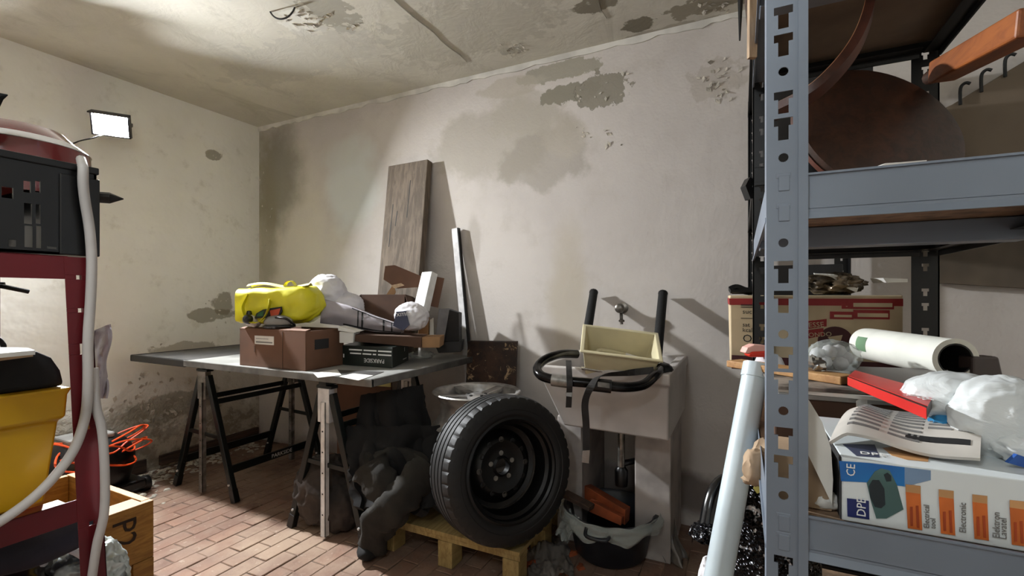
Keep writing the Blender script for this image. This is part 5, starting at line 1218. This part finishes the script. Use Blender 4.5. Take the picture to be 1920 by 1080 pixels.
for zc, hh, hw in hz:
    slab_r(g, z, zc-hh, 0, 1); slab_r(g, zc-hh, zc+hh, 0, .43); slab_r(g, zc-hh, zc+hh, .43+hw*2/.035, 1); z = zc+hh
slab_r(g, z, 1.235, 0, 1)
a0, b0 = rp_(0); a1, b1 = rp_(1.235)
g.hexa([(RX-.035, b0-.002, 0), (RX, b0-.002, 0), (RX, b0, 0), (RX-.035, b0, 0)], [(RX-.035, b1-.002, 1.235), (RX, b1-.002, 1.235), (RX, b1, 1.235), (RX-.035, b1, 1.235)])
part('post', g, 'red_paint', ru, bevel=.0005)
part('post', G().box((RXB, .40, 0), (RXB+.002, .435, 1.235)).box((RXB, .433, 0), (RXB+.035, .435, 1.235)), 'red_paint', ru)
part('post', G().box((RX-.002, -.62, 0), (RX, -.585, 1.235)).box((RX-.035, -.62, 0), (RX, -.618, 1.235)), 'red_paint', ru)
part('post', G().box((RXB, -.62, 0), (RXB+.002, -.585, 1.235)).box((RXB, -.62, 0), (RXB+.035, -.618, 1.235)), 'red_paint', ru)
for z0, z1 in ((1.198, 1.236), (.790, .828), (.46, .50)):
    part('beam', G().box((RX-.003, -.62, z0), (RX-.001, .372 if z0 > 1 else .40, z1)).box((RX-.03, -.62, z1-.002), (RX-.001, .37, z1)), 'red_paint', ru, bevel=.0008)
    part('beam', G().box((RXB+.001, -.62, z0), (RXB+.003, .43, z1)), 'red_paint', ru)
    part('shelf_board', G().box((RXB+.004, -.61, z1-.014), (RX-.006, .33 if z0 < 1.1 else .36, z1-.004)), 'red_paint', ru)
part('bracket_rod', G().tube([W(-40, 533, f=.95), W(9, 533, f=.97)], .0045, 8).tube([W(-40, 530, f=.93), W(10, 538, f=.95), W(54, 547, f=.98)], .0045, 8), 'black_paint', ru, smooth=40)
# black crate with slotted sides
CZ0, CZ1, CY0, CY1, CXA, CXB = 1.238, 1.392, -.30, .412, RX-.005, -1.40
ck = thing('plastic_crate', 'black slotted plastic crate on top of the red shelving', 'crate', (-1.2, .06, CZ0))
def plate_yz(x, holes, y0, y1, z0, z1, th, y0t=None):
    ys = sorted(set([y0, y1]+[h[0] for h in holes]+[h[1] for h in holes])); zs = sorted(set([z0, z1]+[h[2] for h in holes]+[h[3] for h in holes])); g = G()
    for i in range(len(ys)-1):
        for j in range(len(zs)-1):
            cy, cz = (ys[i]+ys[i+1])/2, (zs[j]+zs[j+1])/2
            if any(h[0] < cy < h[1] and h[2] < cz < h[3] for h in holes): continue
            g.box((x-th, ys[i], zs[j]), (x, ys[i+1], zs[j+1]))
    return g
def hole(x0, y0, x1, y1):
    a = W(x0, y1, X=CXA); b = W(x1, y0, X=CXA); return (a.y, b.y, a.z, b.z)
hl = [hole(3, 352, 25, 370), hole(44, 340, 58, 360), hole(66, 340, 76, 360), hole(45, 382, 60, 419), hole(67, 384, 76, 419), hole(46, 424, 61, 463), hole(68, 424, 77, 465), hole(15, 450, 30, 462), hole(118, 425, 122, 463), hole(88, 463, 106, 466), hole(-30, 382, -8, 419), hole(-30, 424, -8, 463), hole(-60, 382, -40, 463)]
part('slotted_side', plate_yz(CXA, hl, CY0, CY1, CZ0, CZ1-.006, .004), 'black_plastic', ck)
hb_ = [(CY0+.04+i*.075, CY0+.09+i*.075, CZ0+.03, CZ1-.05) for i in range(9)]
part('slotted_side', plate_yz(CXB+.004, hb_, CY0, CY1, CZ0, CZ1-.02, .004), 'black_plastic', ck)
part('end_side', G().box((CXB, CY1-.004, CZ0), (CXA, CY1, CZ1-.012)), 'black_plastic', ck)
part('end_side', G().box((CXB, CY0, CZ0), (CXA, CY0+.004, CZ1)), 'black_plastic', ck)
part('crate_floor', G().box((CXB, CY0, CZ0), (CXA, CY1, CZ0+.004)), 'black_plastic', ck)
part('rim', G().box((CXA-.012, CY0, CZ1-.012), (CXA+.003, CY1+.003, CZ1)), 'black_plastic', ck, bevel=.002)
part('corner_rib', G().box((CXA-.006, CY1-.05, CZ0), (CXA+.003, CY1+.004, CZ1-.02)), 'black_plastic', ck, bevel=.002)
pk0 = W(172, 369, X=CXA-.03); part('peg', G().tube([pk0, pk0+Vector((.01, .022, .001))], .010, 10).tube([pk0+Vector((.01, .022, .001)), pk0+Vector((.017, .04, .002))], [.010, .001], 10), 'black_plastic', ck, smooth=30)
c = W(32, 305, f=.95)
rt = thing('upturned_basin', 'dark red glossy basin turned upside down in the black crate', 'basin', (c.x, c.y, CZ0))
RMm = Matrix.Translation((c.x, c.y, 0))
part('basin_body', G(RMm).lathe([(.0, 1.512), (.040, 1.516), (.070, 1.508), (.094, 1.482), (.112, 1.468), (.113, 1.455), (.116, 1.41), (.117, 1.37), (.115, 1.37), (.113, 1.41), (.110, 1.46), (.09, 1.475), (.0, 1.505)], 48), 'tub_red', rt, smooth=35)
part('rim_highlight', G(RMm).lathe([(.0940, 1.4828), (.0950, 1.4838), (.1135, 1.4692), (.1125, 1.4682)], 48, closed=True), 'highlight_white', rt, smooth=40)  # white ring painted as the highlight along the basin's rim
bi = W(0, 180, f=.80); solo('umbrella', G().tube([W(-90, 300, f=.84), W(-20, 205, f=.81)], .012, 10).tube([W(-24, 205, f=.81), W(-2, 180, f=.80), W(14, 178, f=.80)], [.013, .001], 8), 'black_cloth', 'black pointed tip poking in from the left above the red basin', 'umbrella', smooth=40)
# yellow bin with a black lid
by1 = .365
yn = thing('storage_bin', 'yellow plastic storage bin on the lower red shelf', 'bin', (-1.2, .05, .83))
bz0, bz1 = .829, 1.018
b0_ = [(-1.42, -.40, bz0), (RX-.035, -.40, bz0), (RX-.035, by1-.010, bz0), (-1.42, by1-.010, bz0)]
b1_ = [(-1.45, -.44, bz1-.055), (RX-.022, -.44, bz1-.055), (RX-.020, by1+.002, bz1-.055), (-1.45, by1+.002, bz1-.055)]
b2_ = [(-1.46, -.45, bz1-.05), (RX-.012, -.45, bz1-.05), (RX-.010, by1+.008, bz1-.05), (-1.46, by1+.008, bz1-.05)]
b3_ = [(-1.46, -.45, bz1-.012), (RX-.010, -.45, bz1-.012), (RX-.008, by1+.010, bz1-.012), (-1.46, by1+.010, bz1-.012)]
b4_ = [(-1.47, -.46, bz1), (RX-.002, -.46, bz1), (RX-.002, by1+.014, bz1), (-1.47, by1+.014, bz1)]
vs = [p for L_ in (b0_, b1_, b2_, b3_, b4_) for p in L_]; fs = [(3, 2, 1, 0), (16, 17, 18, 19)]
for a in range(4):
    for k in range(4): fs.append((a*4+k, a*4+(k+1) % 4, a*4+4+(k+1) % 4, a*4+4+k))
part('bin_body', G().add(vs, fs), 'yellow_plastic', yn, bevel=.004, seg=3, smooth=50)
pr = [(-.45, bz1+.001), (-.45, 1.074), (.32, 1.082), (.342, 1.080), (.360, 1.068), (.371, 1.046), (.376, bz1+.001)]
part('lid', G().prism([(RX-.02, y, z) for y, z in pr], (-.42, 0, 0)), 'black_cloth', yn, bevel=.008, seg=3, smooth=50)
solo('card_sheet', G().prism([W(x, y, Z=1.092) for x, y in ((-60, 668), (-60, 650), (52, 652), (66, 657))], (0, 0, -.006)), 'white_paper', 'pale card sheet lying on the black lid of the yellow bin', 'card')
solo('card_sheet', G().prism([W(x, y, Z=1.085) for x, y in ((-60, 676), (-60, 655), (50, 656), (62, 661))], (0, 0, -.006)), 'carton_edge', 'brown card sheet under the pale one on the bin lid', 'card')
solo('cable_end', G().tube([W(-30, 632, f=.86), W(-6, 634, f=.86), W(6, 646, f=.86), W(6, 655, f=.86)], .004, 8, 5), 'wire', 'short black cable bending over the card sheets at the left edge', 'cable', smooth=50)
# white flex draped over the post
q = [(156, 318), (156, 345), (160, 380), (168, 430), (172, 490), (170, 560), (165, 640), (165, 720), (160, 780), (140, 840), (105, 890), (60, 935), (0, 978), (-60, 1010)]
pts = [W(152, 330, X=CXA-.06)+UP*.03, W(155, 311, X=CXA+.004)+UP*.0]+[W(x, y, X=RX+.012) for x, y in q]
solo('white_cable', G().tube(pts, .0072, 10, 6), 'cable_white', 'thick white cable hanging over the crate and the red post', 'cable', smooth=50)
q = [(176, 690), (180, 760), (190, 800), (195, 850), (197, 920), (194, 970), (182, 1020), (172, 1085), (165, 1130)]
solo('white_cable', G().tube([W(x, y, f=.80) for x, y in q], .0068, 10, 6), 'cable_white', 'second white cable running down right of the red post', 'cable', smooth=50)
def plf2(u, v):
    q = Vector((172+34*u+4*sin(v*9)*u-8*v*u, 622+125*v-14*u*(1-v)))
    return W(q.x, q.y, f=.875+.02*sin(u*5+v*4)+.015*mn.noise(Vector((u*4, v*5, 3))))
solo('plastic_bag', G().sheet(plf2, 14, 24, .003), 'lilac_film', 'thin lilac-white plastic bag hanging behind the red post', 'bag', smooth=60)
# rolled cloth and silver bag on the lowest shelf
solo('rolled_mat', G().tube([W(-40, 1052, f=.82), W(60, 1030, f=.84), W(132, 1000, f=.88), W(140, 996, f=.90)], .032, 16, 4), 'navy_cloth', 'rolled dark navy cloth under the lower red shelf', 'cloth', smooth=60)
sv = thing('silver_bag', 'shiny silver and black bag bulging behind the foot of the red post', 'bag', W(150, 1080, f=.95))
part('bag_body', G(cf(158, 1062, .97)).blob((0, 0, -.03), (.075, .06, .085), .28, 2.2, 5, 5), 'silver_bag', sv, smooth=70)
part('bag_handle', G(cf(110, 1040, .93)).tube([(-.03, 0, -.02), (.0, -.02, .025), (.045, -.02, .02), (.06, 0, -.01)], .007, 8, 5), 'bag_white', sv, smooth=60)
solo('black_sack', G(cf(30, 1095, .95)).blob((0, 0, 0), (.12, .09, .075), .25, 2.2, 15, 4), 'black_film', 'black plastic sack filling the bottom left corner', 'sack', smooth=70)
# wooden crate on the floor
K = W(289, 937, Z=.55); wx1, wy1 = K.x, K.y; wx0, wy0, wz = wx1-.50, wy1-.52, .55
wc = thing('wooden_crate', 'open wooden crate with stencilled figures on the floor left', 'crate', ((wx0+wx1)/2, (wy0+wy1)/2, 0))
t_ = .022
part('front_board', G().box((wx1-t_, wy0, wz-.17), (wx1, wy1-.001, wz)), 'crate_wood', wc, bevel=.002)
part('front_board', G().box((wx1-t_, wy0, .0), (wx1-.008, wy1-.001, wz-.171)), 'crate_wood', wc, bevel=.002)
part('stile', G().box((wx1-.008, wy1-.055, .0), (wx1+.001, wy1-.001, wz-.171)), 'crate_wood', wc, bevel=.002)
part('end_board', G().box((wx0, wy1-t_, 0), (wx1-t_-.001, wy1, wz)), 'crate_wood', wc, bevel=.002)
part('end_board', G().box((wx0, wy0, 0), (wx1-t_-.001, wy0+t_, wz)), 'crate_wood', wc, bevel=.002)
part('back_board', G().box((wx0, wy0+t_+.001, 0), (wx0+t_, wy1-t_-.001, wz)), 'crate_wood', wc, bevel=.002)
part('crate_floor', G().box((wx0+t_, wy0+t_, .01), (wx1-t_, wy1-t_, .03)), 'crate_wood', wc)
part('inner_ledge', G().box((wx1-.075, wy0+t_, wz-.03), (wx1-t_-.001, wy1-t_-.001, wz-.002)), 'crate_wood', wc, bevel=.002)
part('stencil', G().text('P2.', (wx1+.0008, wy1-.105, wz-.025), (0, 0, -1), (0, 1, 0), .085), 'stamp_ink', wc)
part('stencil', G().text('CA', (wx1+.0008, wy1-.215, wz-.035), (0, 0, -1), (0, 1, 0), .07), 'stamp_ink', wc)
ww = W(128, 915, f=1.62)
solo('white_casing', G(rotz((ww.x, ww.y, .03), YAW)).box((-.10, -.06, 0), (.06, .05, .60)), 'white_paper', 'white appliance casing standing in the wooden crate', 'casing', bevel=.006) if False else None
# black machine with an orange cable by the left wall
c = W(168, 905, X=XL+.22); c = Vector((XL+.22, c.y, 0))
vm = thing('vacuum_cleaner', 'black rounded vacuum cleaner on the floor by the left wall', 'vacuum cleaner', c)
part('machine_body', G(Matrix.Translation(c)).blob((0, 0, .20), (.17, .20, .185), .04, 1.5, 4, 4, crease=False, power=.8), 'black_plastic', vm, smooth=70)
part('machine_base', G(Matrix.Translation(c)).box((-.16, -.19, .03), (.17, .21, .09)), 'black_plastic', vm, bevel=.015)
part('wheel', G(axis_matrix((c.x+.12, c.y+.215, .045), (0, 1, 0))).lathe([(0, -.02), (.04, -.02), (.045, -.01), (.045, .02), (0, .02)], 20), 'black_plastic', vm, smooth=40)
part('top_panel', G(Matrix.Translation(c)).box((-.09, -.13, .36), (.10, .08, .39)), 'plug_grey', vm, bevel=.01)
pts = []
for i in range(90):
    t = i/90*2*pi*6; rr = .13+.035*sin(i*.7)+.02*cos(i*1.3); z = .36-.13*i/90+.05*sin(t*1.0+i*.3)
    pts.append(c+Vector((.10+rr*.65*cos(t), .02+rr*1.35*sin(t), max(.07, z))))
solo('orange_cable', G().tube(pts, .0052, 6, 3), 'cable_orange', 'tangled orange extension cable heaped on the black vacuum cleaner', 'cable', smooth=50)
